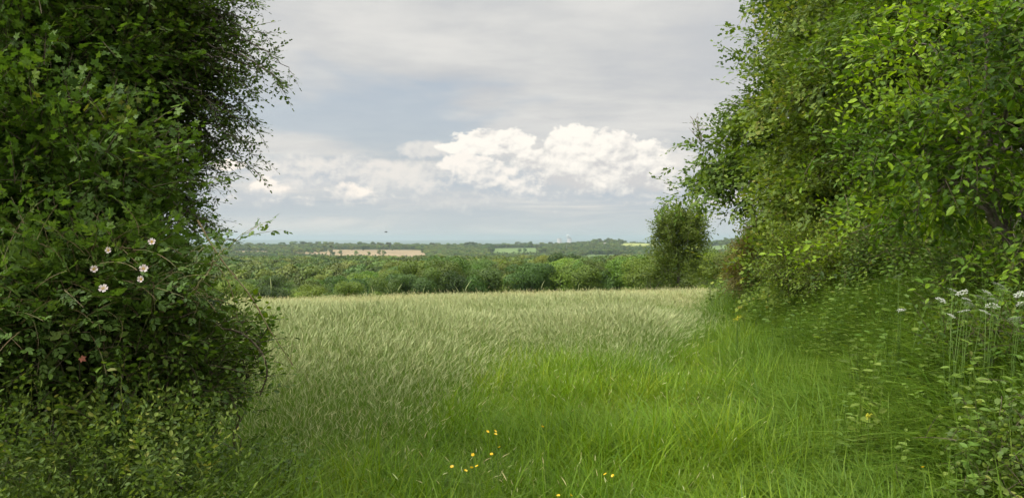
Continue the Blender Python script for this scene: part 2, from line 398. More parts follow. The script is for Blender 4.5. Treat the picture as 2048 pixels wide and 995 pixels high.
# ---------------------------------------------------------------- leaves and sprigs
def leaf_shape(kind):
    """leaf along +X, unit length, normal +Z"""
    if kind == 'oval':
        V = [(0, 0, 0), (.3, .24, .05), (.68, .22, .04), (1, 0, -.06), (.68, -.22, .04), (.3, -.24, .05), (.5, 0, -.01)]
        T = [(0, 6, 1), (1, 6, 2), (2, 6, 3), (3, 6, 4), (4, 6, 5), (5, 6, 0)]
    elif kind == 'round':
        V = [(0, 0, 0), (.18, .34, .05), (.62, .38, .06), (1, 0, -.08), (.62, -.38, .06), (.18, -.34, .05), (.5, 0, -.01)]
        T = [(0, 6, 1), (1, 6, 2), (2, 6, 3), (3, 6, 4), (4, 6, 5), (5, 6, 0)]
    elif kind == 'maple':
        ang = [-155, -115, -85, -58, -32, -16, 0, 16, 32, 58, 85, 115, 155]
        rad = [.22, .42, .30, .60, .36, .50, .66, .50, .36, .60, .30, .42, .22]
        V = [(.36, 0, 0)]+[(.36+r_*math.cos(R(a_)), r_*math.sin(R(a_)), .05*abs(math.sin(R(a_*2)))-.04*r_) for a_, r_ in zip(ang, rad)]
        T = [(0, i, i+1) for i in range(1, len(ang))]
    elif kind == 'haw':
        V = [(0, 0, 0), (.35, .34, .03), (.5, .14, 0), (.85, .26, .02), (1, 0, -.03), (.85, -.26, .02), (.5, -.14, 0), (.35, -.34, .03)]
        T = [(0, 2, 1), (0, 6, 2), (0, 7, 6), (2, 4, 3), (2, 6, 4), (6, 5, 4)]
    elif kind == 'narrow':
        V = [(0, 0, 0), (.45, .13, .03), (1, 0, -.05), (.45, -.13, .03)]; T = [(0, 3, 1), (1, 3, 2)]
    else:
        V = [(0, 0, 0), (.5, .3, .05), (1, 0, -.05), (.5, -.3, .05)]; T = [(0, 3, 1), (1, 3, 2)]
    return np.array(V, float), np.array(T)
def rotm(dx, up):
    dx = dx/np.linalg.norm(dx, axis=-1, keepdims=True)
    yv = np.cross(up, dx); yv /= np.linalg.norm(yv, axis=-1, keepdims=True)+1e-9
    zv = np.cross(dx, yv); return np.stack([dx, yv, zv], -1)
def sprig(kind, nleaf, L, leaf, r, comp=0, twigmat=1, droop=.15, tw=.0022):
    g = Geo(); n = 7
    tt = np.linspace(0, 1, n); bend = r.normal(0, .12); pts = np.stack([tt*L, bend*L*tt**2, -droop*L*tt**2], -1)
    tube(g, pts, tw, tw*.35, 3, twigmat)
    LV, LT = leaf_shape(kind)
    for i in range(nleaf):
        s = (i+.6)/nleaf if i < nleaf-1 else 1.
        base = np.array([np.interp(s, tt, pts[:, k]) for k in range(3)])
        side = 1 if i % 2 else -1
        ang = R(r.uniform(35, 70))*side if i < nleaf-1 else R(r.uniform(-15, 15))
        dx = np.array([math.cos(ang), math.sin(ang), r.normal(-.15, .28)]); up = np.array([r.normal(0, .38), r.normal(0, .38), 1.])
        M = rotm(dx, up); sc_ = leaf*r.uniform(.65, 1.15)*(1 if s < .8 else .85); tint = np.clip(r.normal(.45, .17)+.12*s, 0, 1)
        pet = base+dx/np.linalg.norm(dx)*leaf*.25
        if comp:  # compound leaf: leaflets along a stalk
            for q in range(comp):
                f_ = (q//2+1)/((comp+1)//2); a2 = ang+(0 if q == comp-1 else R(55)*(1 if q % 2 else -1))
                d2 = np.array([math.cos(a2), math.sin(a2), dx[2]+r.normal(0, .1)])
                b2 = base+dx/np.linalg.norm(dx)*leaf*1.5*f_
                g.add((LV*sc_)@rotm(d2, up).T+b2, LT, 0, tint)
        else:
            g.add((LV*sc_)@M.T+pet, LT, 0, tint)
    return g.arr()
def bake(tpls, idx, Rm, S, P, dt):
    Vs, Ts, Ms, As = [], [], [], []; off = 0
    for k, (V, T, M, A) in enumerate(tpls):
        s = np.nonzero(idx == k)[0]
        if not len(s): continue
        W = np.einsum('nij,vj->nvi', Rm[s], V)*S[s, None, None]+P[s, None, :]
        Vs.append(W.reshape(-1, 3)); o_ = (np.arange(len(s))*len(V))[:, None, None]+off
        Ts.append((T[None]+o_).reshape(-1, 3)); off += len(s)*len(V)
        Ms.append(np.tile(M, len(s))); As.append(np.clip((A[None]+dt[s, None]), 0, 1).ravel())
    return np.concatenate(Vs), np.concatenate(Ts), np.concatenate(Ms), np.concatenate(As)
def tpls(kind, nleaf, L, leaf, seed, n=6, **kw):
    r = np.random.default_rng(seed); return [sprig(kind, nleaf, L*r.uniform(.8, 1.2), leaf, r, **kw) for _ in range(n)]
def lobe(px, py, d, rx, ry, rd):
    k = d/F; return (at(px, py, d), np.array((rx*k, rd, ry*k)))
def foliage(lobes, dens, tp, seed, sub=(.22, .22, .12), per=9, shell=.55, up=.35, out=.8, spread=.5, sc_=(.8, 1.2), face=None, tvar=.10, zt=0., hang=0.):
    """sprigs in clusters over and inside the lobes; dens = sprigs per square metre of lobe surface"""
    r = np.random.default_rng(seed); P, D, dt, CC = [], [], [], []
    la = 0
    for V_, T_, M_, _ in tp:
        q_ = V_[T_[M_ == 0]]; la += .5*np.linalg.norm(np.cross(q_[:, 1]-q_[:, 0], q_[:, 2]-q_[:, 0]), axis=1).sum()/len(tp)
    dens = dens/la
    for c, rad in lobes:
        p_ = 1.6075; S = 4*PI*(((rad[0]*rad[1])**p_+(rad[0]*rad[2])**p_+(rad[1]*rad[2])**p_)/3)**(1/p_)
        nc = max(3, int(S*dens/per))
        u = r.normal(size=(nc*3, 3)); u /= np.linalg.norm(u, axis=1)[:, None]
        if face is not None:
            keep = (u@face > -.25) | (r.random(len(u)) < .3); u = u[keep]
        u = u[:nc]; nc = len(u)
        q = 1-shell*r.random(nc)**1.4
        lump = 1+.22*(r.random(nc)-.5)
        cc = c+u*rad*(q*lump)[:, None]; CC.append((c, cc))
        nrm = u/rad; nrm /= np.linalg.norm(nrm, axis=1)[:, None]
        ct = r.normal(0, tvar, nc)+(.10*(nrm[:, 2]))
        for k in range(nc):
            m_ = max(2, int(r.poisson(per)))
            pp = r.normal(size=(m_, 3))*np.array(sub); nh = nrm[k]*np.array((1, 1, 0)); pp[:, 2] -= zt*(pp@nh); pp = cc[k]+pp; P.append(pp)
            dd = nrm[k]*out+r.normal(size=(m_, 3))*spread+np.array((0, 0, up)); D.append(dd)
            dt.append(np.full(m_, ct[k])+r.normal(0, .04, m_))
    P = np.vstack(P); D = np.vstack(D); dt = np.concatenate(dt); n = len(P)
    D[:, 2] -= hang
    upv = np.stack([r.normal(0, .35, n), r.normal(0, .35, n), np.ones(n)], -1)
    fl = D/np.linalg.norm(D, axis=1)[:, None]
    par = np.abs((fl*upv).sum(1)/np.linalg.norm(upv, axis=1)) > .95; upv[par] += np.array((.7, .4, 0))
    return (P, rotm(D, upv), r.uniform(*sc_, n), r.integers(0, len(tp), n), dt), CC
def sprays(paths, tp, seed, step=.05, sc_=(.8, 1.15), r0=.007, jit=.5, tint=0.):
    """leafy shoots along explicit paths; returns sprigs and a Geo of the shoots"""
    r = np.random.default_rng(seed); P, D = [], []; g = Geo()
    for path in paths:
        c = catmull(path, 8); c = wob(c, .008, r); tube(g, c, r0, r0*.25, 4, 0)
        seg = np.linalg.norm(np.diff(c, axis=0), axis=1); s = np.concatenate([[0], np.cumsum(seg)])
        k = 0
        for q in np.arange(step*.5, s[-1], step):
            b = np.array([np.interp(q, s, c[:, i]) for i in range(3)]); b2 = np.array([np.interp(min(q+.05, s[-1]), s, c[:, i]) for i in range(3)])
            tn = b2-b; tn = tn/(np.linalg.norm(tn)+1e-6); k += 1
            sd = np.cross(tn, (0, 0, 1)); sd /= np.linalg.norm(sd)+1e-6
            d = tn*.8+sd*(1 if k % 2 else -1)*.6+r.normal(size=3)*jit
            P.append(b); D.append(d)
        P.append(c[-1]); D.append(c[-1]-c[-3])
    P = np.array(P); D = np.array(D); n = len(P)
    upv = np.stack([r.normal(0, .4, n), r.normal(0, .4, n), np.ones(n)], -1)
    return (P, rotm(D, upv), r.uniform(*sc_, n), r.integers(0, len(tp), n), np.full(n, tint)+r.normal(0, .07, n)), g
def cat(*S): return tuple(np.concatenate([s[i] for s in S]) for i in range(5))
def crown_mesh(name, tp, S, mats, origin):
    P, Rm, s, idx, dt = S
    V, T, M, A = bake(tp, idx, Rm, s, P-origin, dt)
    return mesh(name, V, T, mats, M, {'tint': A})
def limbs(base, CC, origin, r0, seed, nsub=9, trunk_top=None, name='trunk'):
    """trunk from the base, a limb to each lobe, boughs to its clusters"""
    r = np.random.default_rng(seed); g = Geo(); base = np.asarray(base, float)
    top = trunk_top if trunk_top is not None else np.mean([c for c, _ in CC], 0)
    tr = wob(bez(base, base*.5+top*.5+r.normal(0, .1, 3), top, 9), .03, r); tube(g, tr-origin, r0, r0*.45, 8)
    for c, cc in CC:
        k = r.integers(3, 8); s0 = tr[k]
        mid = (s0+c)/2+np.array((0, 0, .15*np.linalg.norm(c-s0)))
        lb_ = wob(bez(s0, mid, c, 8), .03, r); tube(g, lb_-origin, r0*.4, r0*.16, 6)
        for q in cc[r.permutation(len(cc))[:nsub]]:
            s1 = lb_[r.integers(4, 8)]; tube(g, wob(bez(s1, (s1+q)/2+np.array((0, 0, .08)), q, 6), .02, r)-origin, r0*.13, r0*.03, 4)
    return g

# ---------------------------------------------------------------- colours of leaves
HAWL = leaf_mat('hawthorn_leaf', [(0, (.022, .040, .010)), (.5, (.055, .102, .019)), (.8, (.075, .125, .026)), (1, (.14, .17, .04))], rnd=0)
MAPL = leaf_mat('field_maple_leaf', [(0, (.022, .048, .012)), (.5, (.060, .122, .020)), (.9, (.095, .155, .030)), (1, (.15, .17, .04))], rnd=0)
ROSL = leaf_mat('rose_leaf', [(0, (.028, .056, .014)), (.5, (.064, .122, .026)), (1, (.12, .18, .05))], rnd=0)
BRAL = leaf_mat('bramble_leaf', [(0, (.022, .048, .010)), (.5, (.055, .105, .018)), (.85, (.10, .16, .03)), (1, (.13, .15, .05))], rnd=0)
OAKL = leaf_mat('oak_leaf', [(0, (.028, .056, .008)), (.5, (.064, .118, .015)), (1, (.14, .20, .026))], rnd=0)
LIML = leaf_mat('pale_maple_leaf', [(0, (.045, .075, .016)), (.5, (.092, .148, .022)), (.85, (.16, .22, .036)), (1, (.21, .22, .05))], rnd=0)
HAZL = leaf_mat('hazel_leaf', [(0, (.024, .056, .007)), (.5, (.060, .125, .010)), (1, (.17, .27, .016))], rnd=0, trans=.42)
UNDL = leaf_mat('undergrowth_leaf', [(0, (.030, .055, .014)), (.5, (.068, .118, .026)), (.9, (.13, .18, .04)), (1, (.17, .19, .05))], rnd=0)

LEFT_FACE = np.array((.45, -.85, .1)); RIGHT_FACE = np.array((-.75, -.6, .1))
def plant(name, label, cat_, base, S, tp, mats, wood, woodname='trunk', crownname='crown', woodmat=None, group=None):
    o = empty(name, base, label=label, cat=cat_, group=group); b = np.asarray(base, float)
    link(crownname, crown_mesh(crownname, tp, S, mats, b), o)
    if wood is not None:
        link(woodname, wood.mesh(woodname, [woodmat or BARK], True), o)
    return o
def G3(x, y, dz=0.): return np.array((x, y, float(ground(x, y))+dz))

# ================================================================ LEFT HEDGE
def left_side():
    # hawthorn at the top left, reaching over to the right
    tp = tpls('haw', 8, .17, .038, 11, 7, droop=.2)
    L = [lobe(-120, -60, 4.7, 260, 220, .9), lobe(80, -40, 4.8, 220, 200, .8), lobe(60, 150, 4.9, 200, 170, .7), lobe(230, 40, 4.9, 150, 160, .7),
         lobe(240, 170, 4.9, 110, 140, .6), lobe(310, 60, 5.0, 65, 110, .5), lobe(270, 270, 5.0, 65, 110, .5), lobe(190, 340, 4.9, 100, 130, .6), lobe(60, 330, 4.9, 180, 160, .7), lobe(210, 410, 5.0, 45, 80, .45)]
    S, CC = foliage(L, 1.9, tp, 21, sub=(.15, .15, .09), face=LEFT_FACE, shell=.6)
    d = 4.9; A = lambda *q: [at(px, py, dd) for px, py, dd in q]
    paths = [A((360, 40, 5), (460, 70, 4.9), (530, 100, 4.8), (578, 140, 4.8)), A((380, 90, 5), (470, 120, 4.9), (545, 150, 4.8), (560, 172, 4.8)),
             A((380, 10, 5), (430, -20, 4.9), (470, 15, 4.9), (510, 5, 4.9)), A((370, 30, 5), (430, 30, 4.9), (490, 60, 4.9), (536, 66, 4.9)),
             A((380, 130, 5), (430, 170, 4.9), (470, 195, 4.9), (498, 215, 4.9)), A((370, 170, 5), (430, 205, 4.9), (480, 225, 4.9), (520, 270, 4.9)),
             A((350, 200, 5), (420, 240, 4.9), (470, 265, 4.9), (522, 318, 4.9)), A((350, 240, 5), (410, 270, 4.9), (450, 300, 4.9), (480, 325, 4.9)),
             A((340, 260, 5), (380, 300, 4.9), (410, 330, 4.9), (445, 350, 4.9)), A((330, 300, 5), (360, 335, 4.9), (390, 365, 4.9), (425, 372, 4.9)),
             A((320, 340, 5), (355, 375, 4.9), (380, 400, 4.9), (410, 405, 4.9)), A((330, 380, 5), (360, 410, 4.9), (385, 430, 4.9), (420, 440, 4.9)),
             A((370, 90, 5), (410, 60, 4.9), (450, 30, 4.9), (440, 0, 4.9)), A((400, 150, 5), (450, 150, 4.9), (500, 170, 4.9), (525, 120, 4.9)),
             A((380, 200, 5), (420, 190, 4.9), (460, 230, 4.9), (500, 240, 4.9)), A((330, 400, 5), (360, 440, 4.9), (390, 460, 4.9), (425, 470, 4.9))]
    r = np.random.default_rng(5)
    extra = []
    for pth in list(paths):
        for k in range(3):
            j = r.normal(0, 20, 2); jd = r.normal(0, .15)
            extra.append([p+np.array((j[0]*d/F*s, jd, -j[1]*d/F*s)) for p, s in zip(pth, (.4, 1, 1.2, 1.0))])
    for q in extra: q[:] = [q[0]+(p_-q[0])*r.uniform(.55, .62) if False else p_ for p_ in q]; q[:] = [q[0]+(p_-q[0])*r.uniform(.5, .95) for p_ in q]
    S2, g2 = sprays(paths+extra, tp, 31, step=.06, sc_=(.6, .95))
    base = G3(-2.9, 5.2)
    w_ = limbs(base, CC, base, .09, 41, trunk_top=at(60, 100, 4.9))
    V, T, M, A_ = g2.arr(); w_.add(V-base, T, 0)
    plant('hawthorn_tree', 'dark hawthorn at upper left whose thin leafy twigs reach out against the sky', 'tree', base, cat(S, S2), tp, [HAWL, TWIG], w_)

    # field maple in front of it with lobed leaves
    tp = tpls('maple', 7, .16, .048, 12, 6, droop=.1)
    L = [lobe(-60, 260, 4.1, 200, 170, .5), lobe(110, 330, 4.0, 190, 120, .45), lobe(60, 480, 4.0, 190, 130, .5), lobe(195, 450, 4.1, 105, 85, .4), lobe(-80, 480, 3.9, 180, 200, .5), lobe(20, 140, 4.3, 190, 110, .4), lobe(190, 100, 4.5, 120, 90, .3)]
    S, CC = foliage(L, 1.7, tp, 22, sub=(.14, .12, .07), face=LEFT_FACE, shell=.5, up=.25, tvar=.13)
    base = G3(-2.75, 4.3); w_ = limbs(base, CC, base, .05, 42)
    plant('field_maple', 'field maple with lobed leaves at the left edge, above and behind the roses', 'tree', base, S, tp, [MAPL, TWIG], w_)

    # dog rose
    tp = tpls('oval', 5, .18, .030, 13, 6, comp=5, droop=.25)
    L = [lobe(150, 560, 3.75, 150, 75, .35), lobe(215, 545, 3.8, 100, 65, .35), lobe(60, 600, 3.7, 150, 90, .4), lobe(240, 565, 4.0, 60, 70, .35), lobe(200, 620, 3.8, 130, 60, .35), lobe(300, 600, 4.2, 30, 45, .25)]
    S, CC = foliage(L, 1.5, tp, 23, sub=(.13, .12, .06), face=LEFT_FACE, shell=.5, up=.3)
    A = lambda dd, *q: [at(px, py, dd) for px, py in q]
    paths = [A(3.7, (380, 600), (410, 545), (450, 500), (495, 466)), A(3.6, (60, 560), (120, 500), (200, 495), (290, 500)), A(3.6, (30, 470), (120, 520), (200, 555), (240, 590)),
             A(3.6, (150, 620), (220, 580), (290, 575), (350, 560)), A(3.7, (300, 640), (360, 600), (400, 590), (440, 600))]
    S2, g2 = sprays(paths, tp, 33, step=.09, sc_=(.7, 1.0), r0=.006)
    base = G3(-2.0, 3.9); w_ = limbs(base, CC, base, .02, 43, nsub=6)
    V, T, M, A_ = g2.arr(); w_.add(V-base, T, 0)
    rose = plant('rose_bush', 'wild rose bush carrying six pale pink open flowers in the left hedge', 'rose bush', base, cat(S, S2), tp, [ROSL, CANE], w_, 'stem', 'foliage', CANE)
    PET = leaf_mat('rose_petal', [(0, (.66, .54, .51)), (1, (.78, .72, .68))], rough=.6, spec=.2, trans=.3, rnd=0, tcol=(1, 1, 1))
    STA = simple('stamens', (.55, .36, .06), .7)
    for k, (px, py, rr_, tilt) in enumerate([(207, 577, .020, 0), (188, 538, .016, 50), (218, 500, .014, 55), (304, 484, .016, 35), (287, 538, .019, 40), (283, 558, .015, 70)]):
        p_ = at(px, py, 3.32); fo = Vector((.25+.3*math.sin(k*2.1), -1, .35+.3*math.cos(k*1.7))).normalized()
        g = Geo()
        for q in range(5):
            a = q*2*PI/5+k; n = 6
            V = [(0, 0, 0)]; T = []
            for i in range(n):
                b = a+R(-34+68*i/(n-1)); rr2 = rr_*(1.0 if i in (1, 4) else .93 if i in (2, 3) else .62)
                V.append((rr2*math.cos(b), rr2*math.sin(b), rr_*(.28+.35*tilt/70)+.002*(i % 2)))
            for i in range(1, n): T.append((0, i, i+1))
            g.add(V, T, 0, .3+.6*((q*37 % 10)/10))
        me = g.mesh('rose_flower', [PET]); o = link('rose_flower', me, rose, p_-base)
        o.rotation_euler = fo.to_track_quat('Z', 'Y').to_euler()
        g = Geo(); r = np.random.default_rng(k)
        for q in range(26):
            a = r.uniform(0, 2*PI); rr3 = rr_*.34*math.sqrt(r.random()); c = np.array((rr3*math.cos(a), rr3*math.sin(a), rr_*.34)); s = .0016
            g.add(c+s*np.array([(1, 0, 0), (-1, 0, 0), (0, 1, 0), (0, -1, 0), (0, 0, 1), (0, 0, -1)]), [(0, 2, 4), (2, 1, 4), (1, 3, 4), (3, 0, 4), (2, 0, 5), (1, 2, 5), (3, 1, 5), (0, 3, 5)])
        link('stamens', g.mesh('stamens', [STA]), o)

    # privet-like bramble mass lower down and its arching canes
    tp = tpls('oval', 6, .17, .040, 14, 6, droop=.1)
    L = [lobe(290, 680, 4.0, 120, 90, .4), lobe(320, 655, 4.3, 45, 60, .3), lobe(382, 715, 4.3, 42, 65, .28), lobe(200, 710, 3.9, 150, 90, .4), lobe(30, 710, 3.8, 150, 110, .4), lobe(370, 770, 4.1, 60, 50, .3), lobe(280, 770, 3.9, 110, 60, .3)]
    S, CC = foliage(L, 2.0, tp, 24, sub=(.12, .12, .07), face=LEFT_FACE, shell=.55)
    base = G3(-1.9, 4.2); w_ = limbs(base, CC, base, .02, 44, nsub=6)
    plant('bramble_bush', 'dark bramble thicket below the roses at the foot of the left hedge', 'bramble', base, S, tp, [BRAL, TWIG], w_, 'stem', 'foliage', TWIG)
    # lighter undergrowth in front, down to the corner
    tp = tpls('oval', 9, .15, .029, 16, 6, droop=.05, twigmat=0, tw=.0014)
    L = [lobe(40, 850, 3.35, 110, 70, .3), lobe(180, 860, 3.4, 110, 60, .3), lobe(320, 880, 3.5, 90, 60, .3), lobe(-60, 930, 3.3, 150, 110, .3), lobe(120, 950, 3.2, 130, 80, .3), lobe(290, 960, 3.3, 120, 70, .3), lobe(370, 960, 3.5, 45, 50, .25), lobe(200, 1060, 3.1, 260, 90, .3), lobe(400, 880, 3.8, 40, 50, .25)]
    S, CC = foliage(L, .45, tp, 26, sub=(.13, .13, .05), face=LEFT_FACE, shell=.5, up=.5, tvar=.14)
    base = G3(-1.8, 3.3); w_ = limbs(base, CC, base, .012, 46, nsub=6)
    plant('undergrowth_bush', 'light green leafy scrub in the bottom left corner, below the dark bramble', 'shrub', base, S, tp, [UNDL, TWIG], w_, 'stem', 'foliage', TWIG)
    # bright young leaves at its right end
    tp2 = tpls('round', 6, .11, .032, 15, 5)
    L = [lobe(480, 660, 4.35, 26, 32, .15), lobe(465, 735, 4.3, 34, 40, .2), lobe(500, 700, 4.4, 14, 22, .1)]
    S, CC = foliage(L, 1.0, tp2, 25, sub=(.06, .06, .05), per=5, tvar=.1)
    base = G3(-1.45, 4.4); w_ = limbs(base, CC, base, .008, 45, nsub=4)
    plant('sapling', 'bright yellow green young leaves at the right end of the bramble thicket', 'sapling', base, S, tp2, [HAZL, TWIG], w_, 'stem', 'foliage', TWIG)
    # canes
    def cane(name, label, pts, r0, mat, leafn, seed):
        base = pts[0]; g = Geo(); c = catmull(pts, 10); tube(g, c-base, r0, r0*.5, 6)
        r = np.random.default_rng(seed)
        for q in range(len(c)*2):   # prickles
            k = r.integers(0, len(c)); dd = r.normal(size=3); dd /= np.linalg.norm(dd)
            tube(g, np.array([c[k]-base, c[k]-base+dd*r0*2.6]), r0*.5, .0002, 3)
        o = empty(name, base, label=label, cat='bramble cane'); link('stem', g.mesh('stem', [mat], True), o)
        if leafn:
            tp3 = tpls('oval', 3, .07, .032, seed, 3)
            k = r.integers(2, len(c)-1, leafn); P = c[k]; D = r.normal(size=(leafn, 3))+np.array((0, 0, .3))
            S = (P, rotm(D, np.tile((.1, .1, 1.), (leafn, 1))), r.uniform(.6, 1, leafn), r.integers(0, 3, leafn), r.normal(.1, .1, leafn))
            link('leaves', crown_mesh('leaves', tp3, S, [ROSL, CANE], base), o)
    cane('bramble_cane', 'long straight green cane slanting down to the right out of the left hedge', [at(395, 440, 3.8), at(440, 515, 3.8), at(500, 590, 3.8), at(540, 660, 3.8), at(585, 728, 3.85)], .0045, CANE, 9, 51)
    cane('bramble_cane', 'dark curved thorny cane bowing over at the right edge of the thicket', [at(430, 655, 3.9), at(480, 665, 3.85), at(520, 700, 3.8), at(534, 745, 3.8), at(520, 790, 3.85)], .006, TWIG, 4, 52)
    cane('bramble_cane', 'thin green cane hanging down just left of the long slanting cane', [at(425, 520, 4.0), at(455, 560, 4.0), at(470, 610, 4.0), at(480, 665, 4.0)], .003, CANE, 6, 53)
    # the reddish leaf
    g = Geo(); V, T = leaf_shape('maple'); g.add(V*.034, T, 0)
    o = link('red_leaf', g.mesh('red_leaf', [simple('red_leaf', (.24, .085, .05), .6)]), None, at(158, 712, 3.35), label='single brick red leaf low in the left hedge', cat='leaf')
    o.rotation_euler = (R(60), R(40), R(20))
left_side()

# ================================================================ RIGHT HEDGE
def right_side():
    def mk(name, label, kind, nleaf, tl, ls, seed, lobes, dens, mat, base, r0, **kw):
        extra = kw.pop('paths', None); cat_ = kw.pop('cat_', 'tree'); tpk = kw.pop('tpk', {})
        tp = tpls(kind, nleaf, tl, ls, seed, 6, **tpk)
        S, CC = foliage(lobes, dens, tp, seed+1, face=RIGHT_FACE, **kw)
        base = np.asarray(base); w_ = limbs(base, CC, base, r0, seed+2)
        if extra:
            S2, g2 = sprays(extra, tp, seed+3, step=.10, sc_=(.8, 1.1), r0=.012); S = cat(S, S2)
            V, T, M, A_ = g2.arr(); w_.add(V-base, T, 0)
        return plant(name, label, cat_, base, S, tp, [mat, TWIG], w_)
    A = lambda dd, *q: [at(px, py, dd) for px, py in q]
    # farthest: oak with the bough over the field
    L = [lobe(1490, 305, 17, 60, 50, .9), lobe(1435, 322, 17, 32, 30, .5), lobe(1555, 190, 17.5, 70, 80, 1.1), lobe(1610, 60, 17.5, 65, 110, 1.1), lobe(1570, 330, 17.5, 90, 80, 1.2), lobe(1560, 430, 18, 35, 75, 1.0), lobe(1510, 235, 17, 40, 45, .8), lobe(1640, 250, 18, 110, 160, 1.2), lobe(1600, 440, 18, 90, 90, 1.2), lobe(1660, 20, 18, 110, 120, 1.3)]
    pa = [A(17, (1450, 300), (1420, 285), (1390, 282), (1358, 288)), A(17, (1440, 330), (1410, 330), (1395, 350), (1385, 362)), A(17, (1490, 350), (1460, 365), (1440, 372), (1428, 380)),
          A(17, (1520, 200), (1480, 195), (1450, 205), (1432, 210)), A(17, (1520, 140), (1490, 120), (1470, 105), (1462, 110)), A(17, (1540, 110), (1505, 80), (1490, 60), (1475, 75)),
          A(17.3, (1560, 60), (1530, 20), (1505, 5), (1498, -15)), A(17, (1500, 240), (1450, 235), (1430, 240), (1425, 250)), A(17, (1560, 30), (1535, 0), (1530, -20), (1545, -40)),
          A(17, (1430, 340), (1405, 345), (1392, 320), (1372, 300)), A(17.5, (1530, 430), (1500, 455), (1480, 460), (1470, 450)), A(17.5, (1530, 450), (1505, 470), (1490, 475), (1495, 490))]
    sh = np.array((30*17/F, 0, 0)); L = [(c+sh, rd) for c, rd in L]; pa = [[p_+sh for p_ in q] if k_ > 2 else [p_+sh*.3 for p_ in q] for k_, q in enumerate(pa)]
    mk('oak_tree', 'oak at the far end of the right hedge, lowest bough reaching over the field', 'haw', 9, .45, .13, 61, L, 1.6, OAKL, G3(8.2, 18), .17, paths=pa, sub=(.50, .50, .10), per=60, shell=.55, up=0., tvar=.2, zt=.8)
    # dead twigs on that bough
    g = Geo(); b = at(1402, 285, 17); r = np.random.default_rng(3)
    for tip in ((1380, 232), (1388, 236), (1394, 245), (1383, 262)):
        c = wob(bez(b, at((1402+tip[0])/2+3, (285+tip[1])/2, 17), at(*tip, 17), 8), .02, r)-b; tube(g, c, .016, .005, 4)
        for k in range(3): q = c[r.integers(3, 7)]; tube(g, [q, q+np.array((r.normal(0, .12), 0, r.uniform(.05, .22)))], .007, .003, 3)
    link('dead_branch', g.mesh('dead_branch', [DEADW]), None, b, label='bare grey dead twigs sticking up from the far oak bough', cat='branch')
    # maple: paler, wavy tops
    L = [lobe(1700, 130, 13, 110, 110, .9), lobe(1660, 120, 13.5, 60, 90, .8), lobe(1700, 300, 13, 120, 110, .9), lobe(1645, 330, 13.5, 65, 80, .8), lobe(1780, 200, 12.5, 120, 140, .9), lobe(1720, 430, 13, 110, 80, .9), lobe(1645, 460, 13.5, 60, 60, .8), lobe(1720, -40, 13, 130, 110, .9), lobe(1690, 520, 13, 80, 45, .8)]
    mk('field_maple', 'pale yellowish green maple in the middle of the right hedge, beside the oak', 'maple', 6, .28, .088, 64, L, 1.6, LIML, G3(7.4, 13.2), .13, sub=(.45, .42, .07), per=60, shell=.5, up=0., tvar=.2, zt=.8)
    # tall dark tree on the upper right
    L = [lobe(1900, 0, 10, 170, 150, 1.1), lobe(2050, 60, 9.5, 170, 170, 1.1), lobe(1990, 250, 10, 170, 170, 1.0), lobe(1840, 130, 11, 100, 120, .8), lobe(2150, 300, 9.5, 170, 230, 1.1), lobe(1850, 320, 11, 120, 120, .9), lobe(1900, 450, 10.5, 150, 80, .9), lobe(1790, 20, 11.5, 100, 100, .8)]
    mk('elm_tree', 'tall dark elm rising behind the bright hazel at the right edge', 'oval', 8, .30, .095, 67, L, 1.8, OAKL, G3(7.2, 10), .16, sub=(.42, .42, .07), per=60, shell=.55, up=0., tvar=.2, zt=.8)
    # hazel with big bright leaves nearest
    L = [lobe(1930, 210, 6.6, 110, 70, .45), lobe(1850, 260, 6.9, 75, 50, .35), lobe(2010, 300, 6.4, 110, 70, .45), lobe(1780, 290, 7.4, 50, 40, .3), lobe(1900, 360, 6.8, 110, 50, .4), lobe(2060, 120, 6.2, 110, 90, .45), lobe(2060, 450, 6.2, 110, 70, .4), lobe(1860, 90, 7.2, 80, 50, .35), lobe(1760, 470, 7.6, 60, 35, .3), lobe(1960, 30, 6.6, 90, 50, .35)]
    mk('hazel_tree', 'hazel with large bright leaves leaning out at the right edge', 'oval', 8, .28, .078, 70, L, 1.15, HAZL, G3(4.6, 6.6), .06, sub=(.26, .24, .035), shell=.45, up=0., per=26, tvar=.2, zt=.7, cat_='tree')
    # shrubs along the foot
    def shrub(name, label, kind, ls, seed, L, dens, mat, base, cat_='shrub', **kw):
        return mk(name, label, kind, 7, ls*4.2, ls, seed, L, dens, mat, base, .03, cat_=cat_, sub=(.16, .16, .09), **kw)
    shrub('dogwood_shrub', 'mid green dogwood shrub under the maple in the right hedge', 'oval', .055, 74, [lobe(1640, 520, 12, 90, 55, .7), lobe(1720, 540, 11, 90, 50, .6), lobe(1600, 545, 13, 45, 35, .6)], 2.0, LIML, G3(6.1, 12))
    shrub('hawthorn_shrub', 'brownish green hawthorn shrub ending the right hedge beside the field', 'haw', .06, 77, [lobe(1520, 520, 19, 38, 45, .9), lobe(1550, 490, 19, 40, 40, .9), lobe(1500, 550, 19, 28, 28, .7)], 2.0, leaf_mat('brownish_leaf', [(0, (.06, .06, .02)), (.5, (.11, .11, .035)), (1, (.17, .13, .05))], rnd=0), G3(6.2, 19))
    shrub('elder_shrub', 'dark elder shrub between the maple and the hazel in the right hedge', 'oval', .06, 80, [lobe(1830, 515, 10, 100, 55, .6), lobe(1900, 530, 9.2, 100, 50, .5), lobe(1790, 550, 10.6, 60, 32, .5), lobe(1990, 540, 8, 90, 45, .4)], 2.0, BRAL, G3(5.0, 9.2))
